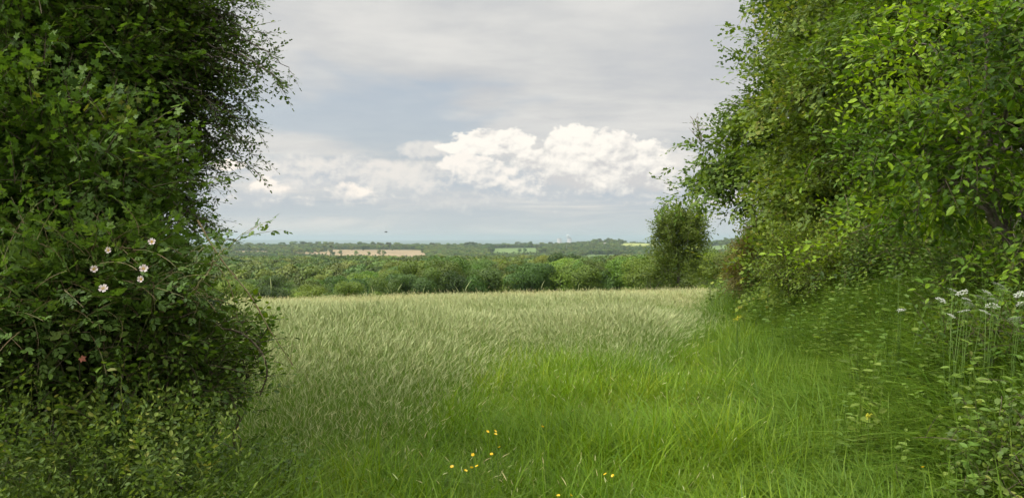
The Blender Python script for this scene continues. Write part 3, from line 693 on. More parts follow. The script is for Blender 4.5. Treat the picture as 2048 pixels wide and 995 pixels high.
    shrub('bramble_bush', 'dark bramble bush against the right edge behind the white flower heads', 'oval', .05, 83, [lobe(2000, 600, 6.8, 90, 45, .4), lobe(2070, 660, 6.2, 60, 50, .4), lobe(2090, 580, 6.4, 90, 60, .4), lobe(1975, 665, 5.6, 50, 28, .25), lobe(2050, 690, 5.1, 45, 35, .25)], 1.8, BRAL, G3(4.5, 6.6), cat_='bramble')
    shrub('bramble_bush', 'low bramble with rounded grey green leaves in the bottom right corner', 'round', .034, 86, [lobe(2070, 925, 3.9, 45, 30, .2), lobe(2120, 890, 3.9, 60, 50, .25), lobe(1960, 875, 4.2, 35, 10, .12), lobe(2090, 1000, 3.7, 60, 35, .2)], 1.1, UNDL, G3(2.7, 3.9), cat_='bramble')
    # lone willow-like tree on the field edge
    L = [lobe(1360, 478, 57, 34, 30, 1.4), lobe(1330, 512, 57, 22, 26, 1.0), lobe(1386, 505, 57, 22, 28, 1.0), lobe(1355, 545, 57, 38, 34, 1.4), lobe(1338, 462, 57, 14, 16, .7), lobe(1386, 460, 57, 14, 16, .7), lobe(1362, 448, 57, 20, 14, .8), lobe(1320, 540, 57, 14, 30, .7)]
    pa = []
    for tx, ty in ((1312, 446), (1320, 432), (1330, 424), (1342, 417), (1352, 420), (1362, 414), (1374, 418), (1386, 414), (1396, 420), (1403, 432), (1410, 444), (1413, 462), (1308, 470), (1368, 424), (1336, 430)):
        for _ in range(3):
            jx, jy = rng.normal(0, 5), abs(rng.normal(0, 7)); pa.append(A(57+rng.normal(0, .7), (1360+(tx-1360)*.55, 485), (1360+(tx-1360)*.85, (ty+470)/2), (tx+jx*.7, ty+jy)))
    mk('willow_tree', 'lone bushy upright willow standing at the far edge of the field', 'oval', 9, .6, .20, 89, L, 1.3, leaf_mat('willow_leaf', [(0, (.035, .058, .015)), (.5, (.075, .115, .028)), (1, (.15, .19, .055))], rnd=0), G3(12.1, 57), .14, paths=pa, sub=(.35, .35, .3), shell=.5, up=.9)
right_side()

# ================================================================ TREES OF THE WOOD
WOODL = leaf_mat('wood_leaf', [(0, (.028, .050, .012)), (.5, (.060, .105, .022)), (1, (.12, .175, .035))], rnd=.28, objcol=True, trans=.25, spec=.25)
FARL = leaf_mat('far_wood_leaf', [(0, (.022, .042, .012)), (.5, (.062, .10, .022)), (1, (.13, .17, .035))], rnd=.3, inst='itint', trans=.2, spec=.2)
def round_crown(seed, n, h, wd, leaf, mat, spire=0.):
    r = np.random.default_rng(seed); nl = 22; C_ = []; g = Geo()
    for k in range(nl):
        f_ = r.random()**.8; z = h*(.22+.66*f_); prof = math.sqrt(max(.05, 1-((z/h-.55)/.52)**2))*(1-spire*f_)
        a = r.uniform(0, 2*PI); rr_ = wd*.5*prof*r.uniform(.35, .78)
        C_.append((rr_*math.cos(a), rr_*math.sin(a), z, wd*r.uniform(.15, .25)))
    C_ = np.array(C_); k = r.integers(0, nl, n); u = r.normal(size=(n, 3)); u /= np.linalg.norm(u, axis=1)[:, None]
    u[:, 2] = np.abs(u[:, 2])*np.where(r.random(n) < .75, 1, -1)
    P = C_[k, :3]+u*(C_[k, 3]*r.uniform(.82, 1.06, n))[:, None]*np.array((1, 1, .85))
    keep = P[:, 2] > h*.06; P = P[keep]; u = u[keep]; n = len(P); lt = r.normal(0, .06, nl)[k[keep]]
    D = np.cross(u, r.normal(size=(n, 3))); up = u+r.normal(size=(n, 3))*.45; Rm = rotm(D, up)
    V0, T0 = leaf_shape('diamond'); V0 = V0-np.array((.5, 0, 0)); V0[:, 1] *= 1.3
    V, T, M, A = bake([(V0, T0, np.zeros(len(T0)), np.full(len(T0), .5))], np.zeros(n, int), Rm, leaf*r.uniform(.6, 1.3, n), P, lt+r.normal(0, .13, n))
    return mesh('crown', V, T, [mat], M, {'tint': A}), C_
def simple_trunk(seed, h, C_):
    r = np.random.default_rng(seed); g = Geo(); tr = wob(bez((0, 0, -.3), (0.1, 0, h*.3), (r.normal(0, .3), r.normal(0, .3), h*.75), 8), .06, r); tube(g, tr, h*.022, h*.006, 7)
    for c in C_[::2]: tube(g, bez(tr[r.integers(2, 6)], (tr[4]+c[:3])/2, c[:3], 5), h*.007, h*.002, 4)
    return g.mesh('trunk', [BARK], True)
PROT = []
for k, (h, wd, sp_) in enumerate([(12, 11, 0), (13, 9, .15), (11, 10, 0), (12, 8, .3), (14, 10, .1), (10, 9, .05), (12, 10, .2), (9, 8, 0)]):
    cm, C_ = round_crown(100+k, 13000, h, wd, .29, WOODL, sp_); PROT.append((cm, simple_trunk(200+k, h, C_), h, wd))
TONES = {'dark': (.52, .66, .62, 1), 'deep green': (.68, .82, .72, 1), 'mid green': (.98, 1.05, .85, 1), 'yellow green': (1.3, 1.32, .75, 1), 'olive': (1.25, 1.1, .85, 1)}
ORD = ['first', 'second', 'third', 'fourth', 'fifth', 'sixth', 'seventh', 'eighth', 'ninth', 'tenth', 'eleventh', 'twelfth', 'thirteenth', 'fourteenth', 'fifteenth', 'sixteenth', 'seventeenth', 'eighteenth', 'nineteenth', 'twentieth']
wood = []
def add_tree(x, y, k, s, tone, kind='wood_tree'):
    wood.append(dict(x=x, y=y, k=k, s=s, tone=tone, kind=kind))
def X_at(px, d): return (px-CX)/F*d
# front row, column by column: (column, distance, crown height, tone)
front = [(470, 118, .62, 'yellow green'), (497, 122, .60, 'mid green'), (545, 112, .56, 'dark'), (590, 125, .55, 'yellow green'), (622, 128, .60, 'yellow green'), (660, 124, .66, 'mid green'), (700, 126, .66, 'yellow green'), (742, 128, .68, 'yellow green'),
    (772, 132, .68, 'olive'), (800, 138, .86, 'dark'), (836, 140, .80, 'deep green'), (868, 144, .85, 'mid green'), (900, 146, .88, 'deep green'), (940, 148, .92, 'mid green'), (972, 150, .85, 'dark'), (1010, 150, 1.0, 'mid green'), (1050, 150, .98, 'deep green'),
    (1080, 152, .95, 'dark'), (1115, 152, 1.0, 'yellow green'), (1150, 152, 1.02, 'mid green'), (1185, 153, 1.05, 'mid green'), (1222, 152, 1.02, 'deep green'), (1255, 150, 1.0, 'yellow green'), (1285, 148, 1.02, 'yellow green'), (1300, 120, .75, 'yellow green')]
for n_, (px, d, s, tone) in enumerate(front):
    add_tree(X_at(px, d), d, n_ % 8, s, tone, 'front')
r = np.random.default_rng(77)
cand = []
d = 150.
while d < 340:
    wpx = 10.0/d*F
    px = 430+r.uniform(0, wpx)
    while px < 1560:
        dd = d+r.normal(0, 2.5)
        cand.append((px+r.normal(0, wpx*.15), dd)); px += wpx*r.uniform(.8, 1.25)
    d += 10.0
cand.sort(key=lambda q: q[1])
for (px, dd) in cand[:278]:
    left = px < 760
    s = r.uniform(.85, 1.25)*(.82 if left else 1.0)
    u_ = r.random(); tone = 'dark' if u_ < .14 else 'deep green' if u_ < .34 else 'mid green' if u_ < .62 else 'yellow green' if u_ < .88 else 'olive'
    add_tree(X_at(px, dd), dd, r.integers(0, 8), s, tone, 'rear')
hedge_r = [(1412, 78, .42, 'yellow green'), (1440, 84, .50, 'yellow green'), (1462, 76, .40, 'olive'), (1482, 80, .47, 'mid green'), (1502, 72, .45, 'olive'), (1455, 100, .62, 'mid green'), (1480, 104, .66, 'yellow green'), (1425, 98, .55, 'mid green'), (1535, 76, .5, 'mid green'), (1510, 100, .6, 'yellow green')]
for px, d_, s, tone in hedge_r: add_tree(X_at(px, d_), d_, r.integers(0, 8), s, tone, 'hedge')
wood.sort(key=lambda q: (q['kind'], q['x']/q['y']))
cnt = {}
first = {}
for q in wood:
    cm, tm, h, wd = PROT[q['k']]; z = float(ground(q['x'], q['y']))
    s = q['s']; px_ = CX+q['x']/q['y']*F
    if q['kind'] != 'hedge':     # the wood's skyline stays below the fields beyond
        lim = (np.interp(px_, [440, 540, 640, 760, 820, 1000, 1300], [560, 548, 552, 548, 530, 524, 520]) if q['kind'] == 'front' else np.interp(q['y'], [150, 200, 340], [518, 512, 507])+max(0, (760-px_)*.06))+random.uniform(-7, 20)
        s = max(.4, min(s, (float(at(px_, lim, q['y'])[2])-z)/(h*.96)))
    if q['k'] not in first:
        root = empty('broadleaf_tree'); c0 = link('crown', cm, root); t0 = link('trunk', tm, root); first[q['k']] = (root, c0, t0)
    else:
        root, c0, t0 = [o.copy() for o in first[q['k']]]
        for o in (root, c0, t0): COL.objects.link(o)
        c0.parent = root; t0.parent = root
    root.location = (q['x'], q['y'], z-.2); root.rotation_euler = (0, 0, random.uniform(0, 2*PI)); j = random.uniform(.9, 1.12)
    w_ = max(s, .8*q['s']); root.scale = (w_*j, w_*j, s)
    v_ = random.uniform(.85, 1.15); c0.color = tuple(a*v_ for a in TONES[q['tone']][:3])+(1,)
    root.name = 'broadleaf_tree'
    tone = q['tone']; px = CX+q['x']/q['y']*F
    if q['kind'] == 'front':
        i = cnt.get('front', 0); cnt['front'] = i+1
        nm = ORD[i] if i < 13 else None
        lab = ('%s broadleaf tree, %s from the left in the front row of the wood' % (tone, nm)) if nm else ('%s tree in the front row of the wood, %s left of the willow' % (tone, ORD[len(front)-1-i]))
        if px > 535 and px < 555: lab = 'dark rounded tree standing apart at the left end of the wood front'
        tag(root, lab, 'tree', 'trees along the front edge of the wood')
    elif q['kind'] == 'hedge':
        i = cnt.get('hedge', 0); cnt['hedge'] = i+1
        tag(root, '%s bush, %s to the right of the lone willow at the field end' % (tone, ORD[i]), 'bush', 'bushes between the willow and the right hedge')
    else:
        zone = ('near the left hedge' if px < 590 else 'below the tan field' if px < 850 else 'below the green field' if px < 1100 else 'below the cooling towers' if px < 1310 else 'right of the willow')
        row = 'behind the front row' if q['y'] < 185 else 'in the middle rows' if q['y'] < 225 else 'in the back rows'
        key = (tone, row, zone); i = cnt.get(key, 0); cnt[key] = i+1
        tag(root, '%s from left of the %s crowns %s, %s' % (ORD[i], tone, row, zone), 'tree', 'tree crowns of the wood behind its front row')

# the rest of the wood and the woods beyond, as one mass
protos = [round_crown(300+k, 1500, 12, w_, .95, FARL, s_)[0] for k, (w_, s_) in enumerate([(11, 0), (9, .2), (12, 0), (10, .1)])]
P = []; Sx = []
dmax_ind = cand[277][1]
def rowset(d0, d1, step, pxa, pxb, size):
    d = d0
    while d < d1:
        st = step; n_ = int((pxb-pxa)/F*d/st)+1
        pxs = pxa+(pxb-pxa)*(np.arange(n_)+r.random(n_))/n_
        dd = d+r.normal(0, st*.3, n_); x = (pxs-CX)/F*dd
        for a, b in zip(x, dd): P.append((a, b)); Sx.append(size*r.uniform(.75, 1.2))
        d += st*.95; step *= 1.0
rowset(dmax_ind-2, 700, 10.5, 120, 1950, 1.15)
rowset(700, 1700, 13, 120, 1950, 1.25)
rowset(1700, 3000, 19, 120, 1950, 1.5)
rowset(3000, 5600, 30, 120, 1950, 1.75)
P = np.array(P); Sx = np.array(Sx)
keep = np.ones(len(P), bool)
jx, jy = r.normal(0, 6, len(P)), r.normal(0, 70, len(P))
for poly in FIELDS: keep &= ~in_poly(P[:, 0]+jx, P[:, 1]+jy, poly)
pxs = CX+P[:, 0]/P[:, 1]*F
low_ = np.zeros(len(P), bool)
for poly in FIELDS:      # only scrub grows right in front of a field
    a_ = [CX+q[0]/q[1]*F for q in poly]; d_ = min(q[1] for q in poly)
    low_ |= (pxs > min(a_)-4) & (pxs < max(a_)+4) & (P[:, 1] < d_+120) & (P[:, 1] > d_-400)
Sx = np.array(Sx)*np.where(low_, .38, 1)*np.where((P[:, 1] > 3400) & (r.random(len(P)) < .06), 1.5, 1)
# keep trees off the ground in front of each field so that it shows
pxs = CX+P[:, 0]/P[:, 1]*F
P = P[keep]; Sx = Sx[keep]; z = ground(P[:, 0], P[:, 1])-.3
n = len(P); pxs = CX+P[:, 0]/P[:, 1]*F
tint = np.clip(.5+.4*(vnoise(P[:, 0], P[:, 1], 90, 2)-.5)+np.where(P[:, 1] > 1500, .9*(vnoise(P[:, 0], P[:, 1]*.5, 330, 6)-.55), 0)+r.normal(0, .24, n), 0, 1)
hs = Sx*np.where(P[:, 1] > 1700, .8, 1)
scatter('far_wood', protos, np.column_stack([P, z]), np.column_stack([np.zeros(n), np.zeros(n), r.uniform(0, 6.28, n)]), np.column_stack([Sx, Sx, hs]), r.integers(0, 4, n), tint, label='woods covering the valley beyond the nearest trees')

# ================================================================ DISTANT THINGS
CONC = simple('pale_concrete', (.60, .52, .49), .9, .1, (.56, .49, .46), .02)
def cooling_tower(px, label):
    d = 14000.; x = X_at(px, d); zb = float(ground(x, d)); H = 5-zb
    g = Geo(); n = 48; prof = []
    for k in range(20):
        f_ = k/19; prof.append((38*math.sqrt(1+((f_-.76)/.62)**2*1.1), f_*H))
    V = [(r_*math.cos(a), r_*math.sin(a), z_) for r_, z_ in prof for a in np.linspace(0, 2*PI, n, endpoint=False)]
    V += [((r_-3)*math.cos(a), (r_-3)*math.sin(a), z_) for r_, z_ in prof[-3:][::-1] for a in np.linspace(0, 2*PI, n, endpoint=False)]
    T = []
    for i in range(len(V)//n-1):
        for j in range(n): p_, q_ = i*n+j, i*n+(j+1) % n; T += [(p_, q_, q_+n), (p_, q_+n, p_+n)]
    g.add(V, T); o = empty('cooling_tower', (x, d, zb), label=label, cat='cooling tower', group='cooling towers on the horizon')
    link('shell', g.mesh('shell', [CONC], True), o)
    g = Geo(); a = np.linspace(0, 2*PI, n+1); tube(g, np.column_stack([prof[-1][0]*np.cos(a), prof[-1][0]*np.sin(a), np.full(n+1, H)]), 2.2, 2.2, 6)
    link('rim', g.mesh('rim', [simple('rim_concrete', (.30, .28, .28), .9)], True), o)
    return np.array((x, d, zb+H))
tA = cooling_tower(1119, 'left one of the two pale cooling towers on the horizon')
tB = cooling_tower(1139, 'right cooling tower on the horizon, with white steam above its rim')
STEAM, t = newmat('steam'); p = principled(t, (.9, .88, .86), 1., 0.); tr = t.n('ShaderNodeBsdfTransparent'); mx = t.n('ShaderNodeMixShader'); mx.inputs[0].default_value = .25
t.l.new(tr.outputs[0], mx.inputs[1]); t.l.new(p.outputs[0], mx.inputs[2]); o_ = t.n('ShaderNodeOutputMaterial'); t.l.new(mx.outputs[0], o_.inputs[0])
import bmesh
bm = bmesh.new(); rr_ = random.Random(4)
for k in range(16):
    f_ = k/15; q = bmesh.ops.create_icosphere(bm, subdivisions=2, radius=12+10*f_*rr_.uniform(.6, 1.2))
    off_ = Vector((rr_.uniform(-28, 28)-35*f_, rr_.uniform(-20, 20), 5+45*f_))
    for v in q['verts']: v.co = v.co*(1+.25*math.sin(v.co.x*.3+k)*math.cos(v.co.z*.27))+off_
me = bpy.data.meshes.new('steam_plume'); bm.to_mesh(me); bm.free(); me.materials.append(STEAM)
for pl in me.polygons: pl.use_smooth = True
link('steam_plume', me, None, tB, label='white steam drifting up from the right cooling tower', cat='steam', kind='stuff')
# mast
g = Geo(); xm, dm = X_at(1133, 2800), 2800.; zb = float(ground(xm, dm)); H = 29
for sx, sy in ((-1, -1), (1, -1), (1, 1), (-1, 1)): tube(g, [(sx*.9, sy*.9, 0), (sx*.25, sy*.25, H)], .16, .12, 4)
for k in range(14):
    z0 = H*k/14; z1 = H*(k+1)/14; w0 = .9-.65*k/14; w1 = .9-.65*(k+1)/14
    for (a, b) in (((-1, -1), (1, -1)), ((1, -1), (1, 1)), ((1, 1), (-1, 1)), ((-1, 1), (-1, -1))): tube(g, [(a[0]*w0, a[1]*w0, z0), (b[0]*w1, b[1]*w1, z1)], .08, .08, 3)
o = empty('lattice_mast', (xm, dm, zb), label='thin grey mast in front of the right cooling tower', cat='mast'); link('frame', g.mesh('frame', [simple('galvanised_steel', (.28, .29, .30), .5, .4)]), o)
g = Geo(); tube(g, [(0, 0, H), (0, 0, H+3)], .12, .06, 5); link('antenna', g.mesh('antenna', [simple('antenna_grey', (.3, .3, .3), .5)]), o)
# houses
WALL = simple('cream_render', (.58, .55, .48), .9, .1, (.5, .47, .41), 2); ROOF = simple('slate_roof', (.22, .19, .18), .8, .2, (.28, .24, .22), 3); GLASS = simple('dark_glass', (.03, .035, .04), .1, .5)
def house(px, d, L_, rz, label, lift):
    x = X_at(px, d); zb = float(ground(x, d))+lift; o = empty('farmhouse', (x, d, zb), rz, label=label, cat='house', group='houses on the far slope')
    w2, l2, h = 4.2, L_/2, 5.5
    V = [(-l2, -w2, -lift), (l2, -w2, -lift), (l2, w2, -lift), (-l2, w2, -lift), (-l2, -w2, h), (l2, -w2, h), (l2, w2, h), (-l2, w2, h), (-l2, 0, h+3), (l2, 0, h+3)]
    g = Geo(); g.add(V, [(0, 1, 5), (0, 5, 4), (1, 2, 6), (1, 6, 5), (2, 3, 7), (2, 7, 6), (3, 0, 4), (3, 4, 7), (4, 8, 7), (5, 6, 9)]); link('wall', g.mesh('wall', [WALL]), o)
    g = Geo(); e = .5
    for s in (-1, 1):
        a = np.array([(-l2-e, s*(w2+e), h-.35), (l2+e, s*(w2+e), h-.35), (l2+e, 0, h+3.1), (-l2-e, 0, h+3.1)]); g.add(np.vstack([a, a+np.array((0, 0, .25))]), [(0, 1, 2), (0, 2, 3), (4, 6, 5), (4, 7, 6), (0, 5, 1), (0, 4, 5), (1, 6, 2), (1, 5, 6), (3, 7, 4), (3, 4, 0)])
    rf = link('roof', g.mesh('roof', [ROOF]), o)
    g = Geo(); V = np.array([(x_, y_, z_) for z_ in (0, 1.8) for y_ in (-.4, .4) for x_ in (-.5, .5)])+np.array((l2-1, 0, h+2.4)); g.add(V, HT); link('chimney', g.mesh('chimney', [WALL]), rf)
    for k in range(3):
        xx = -l2+L_*(k+.5)/3; g = Geo(); V = np.array([(x_, y_, z_) for z_ in (-.7, .7) for y_ in (-.03, .03) for x_ in (-.5, .5)])+np.array((xx, -w2-.02, 3.2)); g.add(V, HT); link('window', g.mesh('window', [GLASS]), o)
house(1202, 3900, 16, .3, 'pale farmhouse among trees on the far slope, right of the cooling towers', 9)
house(1210, 3300, 13, -.2, 'small cream house just below the farmhouse on the far slope', 9)
# bird
g = Geo(); s = .17
body = catmull([(-1.0, 0, 0), (-.5, 0, .03), (0, 0, .05), (.5, 0, .04), (.75, 0, .03)], 5)*s
pts = body; rad = np.interp(np.linspace(0, 1, len(pts)), [0, .3, .6, .85, 1], [.02, .13, .17, .12, .02])*s
for k in range(len(pts)-1): tube(g, pts[k:k+2], rad[k], rad[k+1], 6)
o = empty('bird', at(772, 464, 62), 0.3, label='small dark bird flying low over the woods in the left half of the sky', cat='bird')
FEA = simple('dark_feathers', (.03, .03, .032), .7)
link('body', g.mesh('body', [FEA], True), o)
for sd in (-1, 1):
    g = Geo(); W = [(.3, 0, .06), (.15, sd*.7, .35), (-.25, sd*1.5, .15), (-.35, sd*.7, .28), (-.3, 0, .05)]; W = np.array(W)*s*1.25
    g.add(np.vstack([W, W-np.array((0, 0, .006))]), [(0, 1, 4), (1, 3, 4), (1, 2, 3), (5, 9, 6), (6, 9, 8), (6, 8, 7), (0, 5, 1), (1, 5, 6), (1, 6, 2), (2, 6, 7), (2, 7, 3), (3, 7, 8), (3, 8, 4), (4, 8, 9)])
    link('wing', g.mesh('wing', [FEA]), o)

# ================================================================ GRASS
def tuft(seed, n, H, spread, wd, lean, curl, head=0., headlen=.09, headw=.006, segs=5, wind=(0, 0), hd_flop=.6):
    r = np.random.default_rng(seed); g = Geo()
    for k in range(n):
        a = r.uniform(0, 2*PI); rr_ = spread*math.sqrt(r.random()); b = np.array((rr_*math.cos(a), rr_*math.sin(a), -.02))
        ph = r.uniform(0, 2*PI); hd = r.random() < head
        L_ = H*r.uniform(.55, 1.1)*(1.18 if hd else 1.); le = abs(r.normal(0, lean)); cu_ = abs(r.normal(curl, curl*.5))*(.4 if hd else 1)
        hv = np.array((math.cos(ph), math.sin(ph), 0)); wv_ = np.array((*wind, 0))
        t_ = np.linspace(0, 1, segs+1)[:, None]
        ctr = b+hv*(le*t_+cu_*t_**2)*L_+wv_*(t_**2)*L_+np.array((0, 0, 1.))*(t_*(1-.25*le)-.38*cu_*t_**2.5)*L_
        sd = np.array((-math.sin(ph+r.normal(0, .5)), math.cos(ph+r.normal(0, .5)), 0))
        w_ = (wd*.45 if hd else wd)*r.uniform(.7, 1.3)
        ww = w_*(1-t_**2*(.3 if hd else .95))
        V = np.vstack([ctr-sd*ww/2, ctr+sd*ww/2]); m_ = segs+1; T = []
        for i in range(segs): T += [(i, i+1, m_+i+1), (i, m_+i+1, m_+i)]
        tn = np.clip(r.normal(.5, .2), 0, 1); g.add(V, T, 0, tn)
        if hd:
            d0 = ctr[-1]-ctr[-2]; d0 /= np.linalg.norm(d0); fl = hv*r.uniform(.2, 1)*hd_flop+wv_*1.2-np.array((0, 0, .3*hd_flop))
            n2 = 5; hp = [ctr[-1]-d0*.02]
            for i in range(n2): hp.append(hp[-1]+(d0+fl*(i/n2))*headlen*r.uniform(.8, 1.2)/n2)
            hp = np.array(hp); rad = np.array([.25, .9, 1., .85, .55, .1])*headw
            tt_ = np.gradient(hp, axis=0); s1 = np.cross(tt_, (0.3, .2, 1.)); s1 /= np.linalg.norm(s1, axis=1)[:, None]+1e-9; s2 = np.cross(tt_, s1); s2 /= np.linalg.norm(s2, axis=1)[:, None]+1e-9
            V = np.vstack([hp+s1*rad[:, None], hp-s1*.5*rad[:, None]+s2*.85*rad[:, None], hp-s1*.5*rad[:, None]-s2*.85*rad[:, None]]); T = []
            for i in range(n2):
                for j in range(3): p_, q_ = j*(n2+1)+i, ((j+1) % 3)*(n2+1)+i; T += [(p_, q_, q_+1), (p_, q_+1, p_+1)]
            g.add(V, T, 1, np.clip(r.normal(.5, .25), 0, 1))
    return g
GRAS = leaf_mat('fresh_grass', [(0, (.024, .052, .006)), (.35, (.062, .128, .008)), (.7, (.120, .205, .013)), (1, (.23, .27, .035))], rnd=.12, inst='itint', trans=.38, rough=.5, spec=.15)
TALL = leaf_mat('tall_grass_blades', [(0, (.055, .12, .013)), (.4, (.11, .195, .034)), (.75, (.17, .22, .070)), (1, (.28, .28, .14))], rnd=.12, inst='itint', trans=.30, rough=.6, spec=.25)
SEED = leaf_mat('grass_seed_head', [(0, (.16, .21, .09)), (.4, (.30, .35, .22)), (.7, (.37, .37, .24)), (1, (.41, .35, .23))], rnd=.12, inst='itint', trans=.25, rough=.7, spec=.15)
LUSH = leaf_mat('lush_grass', [(0, (.028, .058, .009)), (.4, (.066, .130, .014)), (.75, (.115, .190, .024)), (1, (.17, .23, .04))], rnd=.12, inst='itint', trans=.38, rough=.5, spec=.2)
def zones(x, y):
    """0..1 weights of tall pale grass and of the rank verge at the right"""
    nz = (vnoise(x, y, 1.6, 8)-.5)*1.6+(vnoise(x, y, .7, 9)-.5)*.7
    # track centre runs from the camera to the right hedge
    tr_r = .6+.17*np.clip(y-3, 0, 99)+nz*.4                   # right border of the tall grass
    start = 4.6+2.6*sm(x, -1.1, -.1)+nz*1.0
    start = start+1.6*sm(x, -1.2, .4)
    tall = sm(y, start-1.8, start+3.4)*(1-sm(x, tr_r-1.4, tr_r+2.2))
    tall = np.maximum(tall, sm(y, 21, 27)*(1-sm(x, .29*y-1.6, .29*y)))
    verge = sm(x, 1.05+.21*(y-3)+nz*.4, 1.9+.22*(y-3)+nz*.4)*(1-sm(y, 26, 34))
    return tall, verge
def pts(n, y0, y1, xl, xr, pw=1.0):
    """points between two distances, spread over the view and a margin"""
    y = np.sqrt(y0**2+(y1**2-y0**2)*rng.random(n)); u = rng.random(n)
    x = (xl+(xr-xl)*u)*y; return x, y
def rows(n): return np.column_stack([rng.normal(0, .06, n), rng.normal(0, .06, n), rng.uniform(0, 6.283, n)])
XL, XR = -.72, .72
# short fresh grass everywhere near
pr = [tuft(400+k, 30, .26, .10, .0055, .35, .45, head=.0).mesh('grass_source', [GRAS, SEED]) for k in range(6)]
pr += [tuft(410+k, 26, .36, .10, .006, .35, .55, head=.012, headlen=.03, headw=.0018).mesh('grass_source', [GRAS, SEED]) for k in range(3)]
x, y = pts(15000, 2.6, 14, XL, XR); x2, y2 = pts(9000, 14, 40, -.1, .4)
x = np.concatenate([x, x2]); y = np.concatenate([y, y2])
tl, vg = zones(x, y); keep = (rng.random(len(x)) > tl*.75) & (rng.random(len(x)) > vg*.5); x, y, tl, vg = x[keep], y[keep], tl[keep], vg[keep]
n = len(x); nz = vnoise(x, y, 1.1, 21); s = .55+.85*nz+.5*vnoise(x, y, .40, 22); s *= 1+.012*np.clip(y-5, 0, 40)
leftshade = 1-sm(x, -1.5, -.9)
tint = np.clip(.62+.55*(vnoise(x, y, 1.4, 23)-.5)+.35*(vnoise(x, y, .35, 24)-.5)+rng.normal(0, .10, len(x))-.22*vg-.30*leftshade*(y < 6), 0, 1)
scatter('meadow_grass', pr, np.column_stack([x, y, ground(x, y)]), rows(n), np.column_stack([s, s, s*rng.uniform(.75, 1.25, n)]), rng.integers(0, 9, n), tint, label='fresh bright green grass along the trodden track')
# coarse arching blades here and there
pr = [tuft(610+k, 9, .42, .07, .0075, .35, .85).mesh('grass_source', [LUSH, SEED]) for k in range(6)]
x, y = pts(4200, 3.0, 12, -.55, .72); m_ = vnoise(x, y, .9, 61) > .38; x, y = x[m_], y[m_]; n = len(x); s = rng.uniform(.7, 1.35, n)
scatter('coarse_grass', pr, np.column_stack([x, y, ground(x, y)]), rows(n), np.column_stack([s, s, s]), rng.integers(0, 6, n), rng.uniform(.35, 1., n), label='coarse arching grass blades among the short grass')
pr = [tuft(660+k, 5, .34, .10, .0034, .55, .5, head=.3, headlen=.04, headw=.0018).mesh('grass_source', [TALL, SEED]) for k in range(6)]
x, y = pts(3200, 3.0, 12, -.5, .6); m_ = vnoise(x, y, .8, 71) > .45; x, y = x[m_], y[m_]; n = len(x); s = rng.uniform(.7, 1.3, n); tr_ = rows(n); tr_[:, :2] *= 4
scatter('dry_grass', pr, np.column_stack([x, y, ground(x, y)]), tr_, np.column_stack([s, s, s]), rng.integers(0, 6, n), rng.uniform(.6, 1., n), label='pale dry blades tangled among the green grass')
# tall seeding grass
pr = [tuft(430+k, 20, .62, .10, .0045, .22, .30, head=.34, headlen=.085, headw=.0028, wind=(.04, 0)).mesh('grass_source', [TALL, SEED]) for k in range(8)]
x, y = pts(16000, 4.6, 13, -.42, .2); x2, y2 = pts(38000, 12, 30, -.42, .36); x3, y3 = pts(24000, 30, 75, -.42, .36)
x = np.concatenate([x, x2, x3]); y = np.concatenate([y, y2, y3]); tl, vg = zones(x, y); keep = rng.random(len(x)) < tl; x, y, tl = x[keep], y[keep], tl[keep]
n = len(x); s = (.68+.38*tl)*(.88+.35*vnoise(x, y, 2.2, 31)+.15*vnoise(x, y, .6, 32))*np.interp(y, [4, 9, 14, 30, 75], [.72, .85, 1.0, 1.0, .9]); wsc = s*np.interp(y, [4, 12, 30, 75], [1, 1.05, 1.45, 2.6])
tint = np.clip(np.interp(y, [5, 9, 12, 19, 40], [.14, .16, .21, .42, .78])+.45*(vnoise(x, y, 2.5, 33)-.5)+rng.normal(0, .13, len(x))-.3*sm(x, .1*y, .28*y)*(1-sm(y, 12, 24)), 0, 1)
tr_ = rows(n); tr_[:, :2] *= 2.8
scatter('tall_grass', pr, np.column_stack([x, y, ground(x, y)]), tr_, np.column_stack([wsc, wsc, s]), rng.integers(0, 8, n), tint, label='tall pale meadow grass in seed')
pr = [tuft(640+k, 1, 1.05, .02, .0042, .12, .12, head=1., headlen=.14, headw=.0042).mesh('grass_source', [TALL, SEED]) for k in range(8)]
n = 110; y = rng.uniform(6.5, 13, n); x = (rng.uniform(520, 1230, n)-CX)/F*y; s = rng.uniform(.75, 1.05, n)
scatter('tall_stalks', pr, np.column_stack([x, y, ground(x, y)]), rows(n), np.column_stack([s, s, s]), rng.integers(0, 8, n), rng.uniform(.2, .5, n), label='single tall grass stalks standing above the meadow')
# sparse seed stalks rising through the fresh grass
pr = [tuft(450+k, 3, .5, .08, .0028, .35, .25, head=.6, headlen=.035, headw=.0022).mesh('grass_source', [TALL, SEED]) for k in range(6)]
x, y = pts(260, 3.2, 9, -.4, .3); n = len(x); s = rng.uniform(.7, 1.15, n)
scatter('seed_stalks', pr, np.column_stack([x, y, ground(x, y)]), rows(n), np.column_stack([s, s, s]), rng.integers(0, 6, n), rng.uniform(.35, .7, n), label='scattered pale seed stalks rising above the short grass')
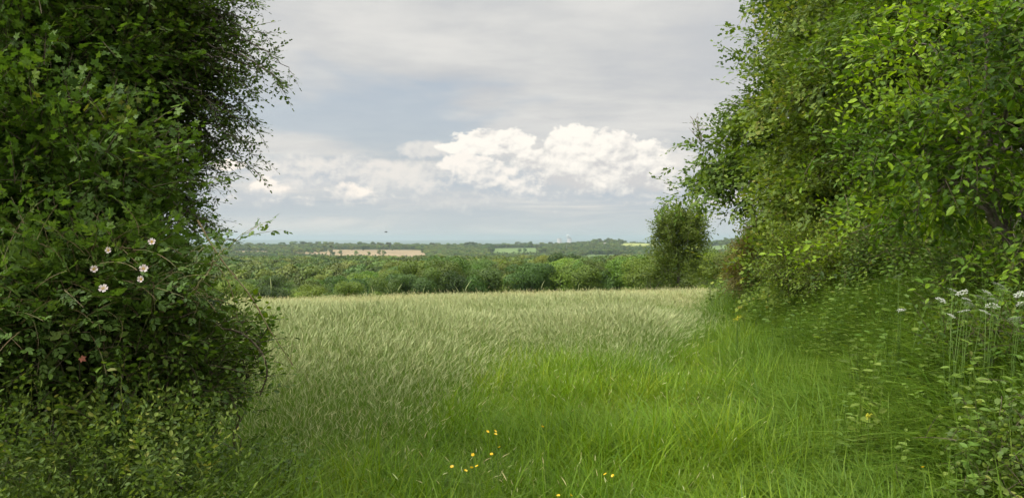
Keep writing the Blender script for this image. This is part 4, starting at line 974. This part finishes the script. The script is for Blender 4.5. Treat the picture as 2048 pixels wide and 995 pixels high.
# rank verge
pr = [tuft(470+k, 18, .62, .13, .0125, .34, .85, head=0.).mesh('grass_source', [LUSH, SEED]) for k in range(6)]
x, y = pts(11000, 3.4, 13, .1, .75); x2, y2 = pts(9000, 12, 32, .1, .5); x = np.concatenate([x, x2]); y = np.concatenate([y, y2]); tl, vg = zones(x, y); keep = rng.random(len(x)) < vg; x, y = x[keep], y[keep]
n = len(x); s = .68+.5*vnoise(x, y, 1.5, 41); s *= 1+.035*np.clip(y-5, 0, 30)
scatter('verge_grass', pr, np.column_stack([x, y, ground(x, y)]), rows(n), np.column_stack([s, s, s]), rng.integers(0, 6, n), np.clip(.50+.7*(vnoise(x, y, 1.8, 42)-.5)+.4*(vnoise(x, y, .5, 43)-.5)+rng.normal(0, .13, n), 0, 1), label='rank dark green grass below the right hedge')
# broad-leaved herbs
def herb(seed, H, ls, n_, nl_=8):
    r = np.random.default_rng(seed); g = Geo(); LV, LT = leaf_shape('oval')
    for k in range(n_):
        a = r.uniform(0, 6.28); top = np.array((r.normal(0, .07), r.normal(0, .07), H*r.uniform(.6, 1.1))); c = bez((0, 0, 0), top*.5, top, 5); tube(g, c, .003, .0015, 3, 0, .4)
        for q in range(nl_):
            f_ = .2+.8*q/(nl_-1); b = top*f_; a += 2.4; dx = np.array((math.cos(a), math.sin(a), r.uniform(-.2, .35)))
            g.add((LV*ls*r.uniform(.7, 1.2)*(1.2-.5*f_))@rotm(dx, np.array((r.normal(0, .3), r.normal(0, .3), 1.))).T+b, LT, 0, np.clip(r.normal(.5, .2), 0, 1))
    return g.mesh('herb_source', [UNDI])
UNDI = leaf_mat('herb_leaf', [(0, (.030, .058, .013)), (.5, (.072, .128, .024)), (.85, (.125, .19, .04)), (1, (.18, .20, .06))], rnd=.15, inst='itint')
pr = [herb(500+k, .38, .05, 3) for k in range(8)]+[herb(540+k, .72, .075, 4, 16) for k in range(8)]
x1 = rng.uniform(-3.4, -.95, 2200); y1 = rng.uniform(2.7, 4.7, 2200); k1 = (x1 < -1.0-.28*(y1-3.2)+(vnoise(x1, y1, .5, 3)-.5)*.5)
x2, y2 = pts(5200, 3.6, 24, .2, .85); _, vg2 = zones(x2-.6, y2); k2 = rng.random(len(x2)) < vg2*.75
x = np.concatenate([x1[k1], x2[k2]]); y = np.concatenate([y1[k1], y2[k2]]); n = len(x); s = rng.uniform(.7, 1.25, n)*np.where(x > 0, np.interp(y, [3, 5, 20], [.8, 1.05, 1.5]), 1.0)
scatter('undergrowth', pr, np.column_stack([x, y, ground(x, y)]), rows(n), np.column_stack([s, s, s]), rng.integers(0, 8, n)+np.where(x > 0, 8, 0), np.clip(rng.normal(np.where(x > 0, .68, .5), .18, n), 0, 1), label='mixed leafy undergrowth at the foot of both hedges')
x = rng.uniform(-2.7, -1.0, 1300); y = rng.uniform(2.7, 3.7, 1300); n = len(x); pr = [tuft(520+k, 7, .55, .08, .006, .3, .5).mesh('grass_source', [LUSH, SEED]) for k in range(5)]
s = rng.uniform(.9, 1.75, n)*(1-.35*sm(x, -1.5, -1.)); scatter('hedge_grass', pr, np.column_stack([x, y, ground(x, y)]), rows(n), np.column_stack([s, s, s]), rng.integers(0, 5, n), rng.uniform(.4, .9, n), label='long grass blades growing through the undergrowth on the left')

# ================================================================ FLOWERS
BUT = leaf_mat('buttercup_petal', [(0, (.75, .42, .01)), (1, (.88, .60, .02))], rough=.25, spec=.5, trans=.2, rnd=0, tcol=(1, 1, 1)); STG = simple('flower_stem', (.09, .15, .03), .6); YC = simple('flower_centre', (.55, .45, .05), .7)
def buttercup_meshes():
    g = Geo()
    for q in range(5):
        a = q*2*PI/5; V = [(0, 0, 0)]; n = 5
        for i in range(n): b = a+R(-33+66*i/(n-1)); rr_ = .0115*(1 if i in (1, 2, 3) else .75); V.append((rr_*math.cos(b), rr_*math.sin(b), .006))
        g.add(V, [(0, i, i+1) for i in range(1, n)], 0, .3+.1*q)
    pm = g.mesh('petals', [BUT]); g = Geo(); g.add(np.array([(1, 0, 0), (-1, 0, 0), (0, 1, 0), (0, -1, 0), (0, 0, 1.2), (0, 0, -1)])*.0035+np.array((0, 0, .004)), [(0, 2, 4), (2, 1, 4), (1, 3, 4), (3, 0, 4), (2, 0, 5), (1, 2, 5), (3, 1, 5), (0, 3, 5)]); cm_ = g.mesh('centre', [YC])
    return pm, cm_
pm, cm_ = buttercup_meshes()
BC = [(975, 863, 4.7, 'left buttercup of the topmost close pair in the grass'), (990, 862, 4.7, 'upper right buttercup of the topmost pair, on a taller stem'), (991, 868, 4.66, 'buttercup tucked right under the upper right one of the topmost pair'),
      (1085, 853, 4.8, 'lone buttercup in the grass to the right of the topmost pair'), (999, 894, 4.4, 'small buttercup below and right of the topmost pair'), (983, 908, 4.3, 'buttercup in the middle of the yellow cluster'),
      (946, 909, 4.3, 'small orange yellow buttercup left of the cluster middle'), (904, 933, 4.15, 'leftmost buttercup of the scattered cluster'), (931, 941, 4.1, 'lower left buttercup in the row of three'), (943, 935, 4.12, 'middle buttercup in the row of three'), (954, 932, 4.12, 'right buttercup in the row of three'),
      (1211, 948, 4.05, 'left buttercup of the pair right of the bottom middle'), (1226, 951, 4.05, 'right buttercup of the pair right of the bottom middle'), (1117, 991, 3.85, 'left buttercup of two cut by the bottom edge'), (1142, 990, 3.85, 'right buttercup of two cut by the bottom edge'), (1846, 934, 4.0, 'lone buttercup in the grass before the bottom right bramble')]
for k, (px, py, d, lab) in enumerate(BC):
    hp = at(px, py, d-.35); gz_ = float(ground(hp[0], hp[1])); base = np.array((hp[0]+.02, hp[1]+.03, gz_))
    o = empty('buttercup', base, label=lab, cat='flower', group='buttercups in the grass')
    rl = hp-base; fl = link('petals', pm, o, rl); fl.rotation_euler = (R(25+20*math.sin(k*2.3)), R(25*math.cos(k*1.3)), k); fl.scale = (.78,)*3
    ce = link('centre', cm_, fl)
    g = Geo(); tube(g, bez((0, 0, -.02), rl*.5+np.array((.02, 0, 0)), rl, 7), .0012, .0009, 4); link('stem', g.mesh('stem', [STG]), o)
# white umbels
WHT = leaf_mat('white_florets', [(0, (.40, .42, .34)), (1, (.60, .61, .54))], rough=.7, spec=.1, trans=.2, rnd=0, tcol=(1, 1, 1))
def umbel_plant(heads, d, base_px, label):
    hs_ = [at(px, py, d+rng.normal(0, .12)) for px, py in heads]; bx = X_at(base_px, d); base = G3(bx, d+.1)
    o = empty('cow_parsley', base, label=label, cat='wildflower', group='white umbels by the right hedge'); g = Geo()
    for h_ in hs_: tube(g, bez((0, 0, 0), (h_-base)*np.array((.3, .3, .6)), h_-base, 8), .004, .002, 4)
    link('stem', g.mesh('stem', [STG]), o)
    for k, h_ in enumerate(hs_):
        r = np.random.default_rng(int(k+base_px)); g = Geo(); wd = r.uniform(.026, .042)
        for q in range(14):
            a = q*2.4; rr_ = wd*math.sqrt((q+.3)/14); c = np.array((rr_*math.cos(a), rr_*math.sin(a), .02-.25*rr_)); tube(g, [(0, 0, -.03), c], .0007, .0007, 3, 1)
            for i in range(8):
                b = c+r.normal(0, .0045, 3)*np.array((1, 1, .4)); s = .0028; g.add(b+np.array([(s, 0, 0), (0, s, .001), (-s, 0, 0), (0, -s, .001)]), [(0, 1, 2), (0, 2, 3)], 0, r.random())
        u_ = link('umbel', g.mesh('umbel', [WHT, STG]), o, h_-base); u_.rotation_euler = (R(r.uniform(5, 30)), R(r.uniform(-25, 0)), r.uniform(0, 6))
umbel_plant([(1905, 584), (1925, 588), (1880, 603), (1931, 602), (1958, 598)], 4.95, 1915, 'cow parsley with white umbels, left group under the hedge at the right edge')
umbel_plant([(1995, 573), (2006, 583), (1985, 603), (1972, 588), (1983, 614)], 4.8, 1990, 'tallest cow parsley with white umbels near the right edge')
umbel_plant([(1937, 612), (1929, 626), (1966, 627), (1900, 635)], 4.7, 1940, 'lower cow parsley in front of the left group of white umbels')
umbel_plant([(2030, 642), (2042, 592), (2046, 610)], 4.6, 2040, 'cow parsley cut off by the right edge of the photo')
umbel_plant([(1797, 554), (1802, 623), (1855, 608)], 6.0, 1810, 'isolated cow parsley standing left of the other white umbels')
# yellow ragwort-like patch and yellow leaf
YBL = leaf_mat('yellow_blossom', [(0, (.50, .46, .03)), (1, (.70, .66, .08))], rough=.7, spec=.1, rnd=0, tcol=(1, 1, 1))
def yellow_plant(px, py, d, n_, s, label):
    hp = at(px, py, d); base = G3(hp[0], hp[1]); o = empty('yellow_wildflower', base, label=label, cat='wildflower'); g = Geo(); r = np.random.default_rng(int(px)); g2 = Geo()
    for q in range(n_):
        c = hp-base+r.normal(0, s, 3)*np.array((1, .6, .5)); tube(g2, bez((0, 0, 0), c*np.array((.2, .2, .6)), c, 5), .0025, .0015, 3)
        for i in range(10): b = c+r.normal(0, .008, 3); e = .008; g.add(b+np.array([(e, 0, 0), (0, e, .002), (-e, 0, 0), (0, -e, .002)]), [(0, 1, 2), (0, 2, 3)], 0, r.random())
    link('blossom', g.mesh('blossom', [YBL]), o); link('stem', g2.mesh('stem', [STG]), o)
yellow_plant(1474, 636, 9.5, 7, .028, 'small patch of yellow blossom in the green grass before the right hedge')
yellow_plant(1737, 831, 4.6, 2, .008, 'single pale yellow blossom low in the grass at lower right')
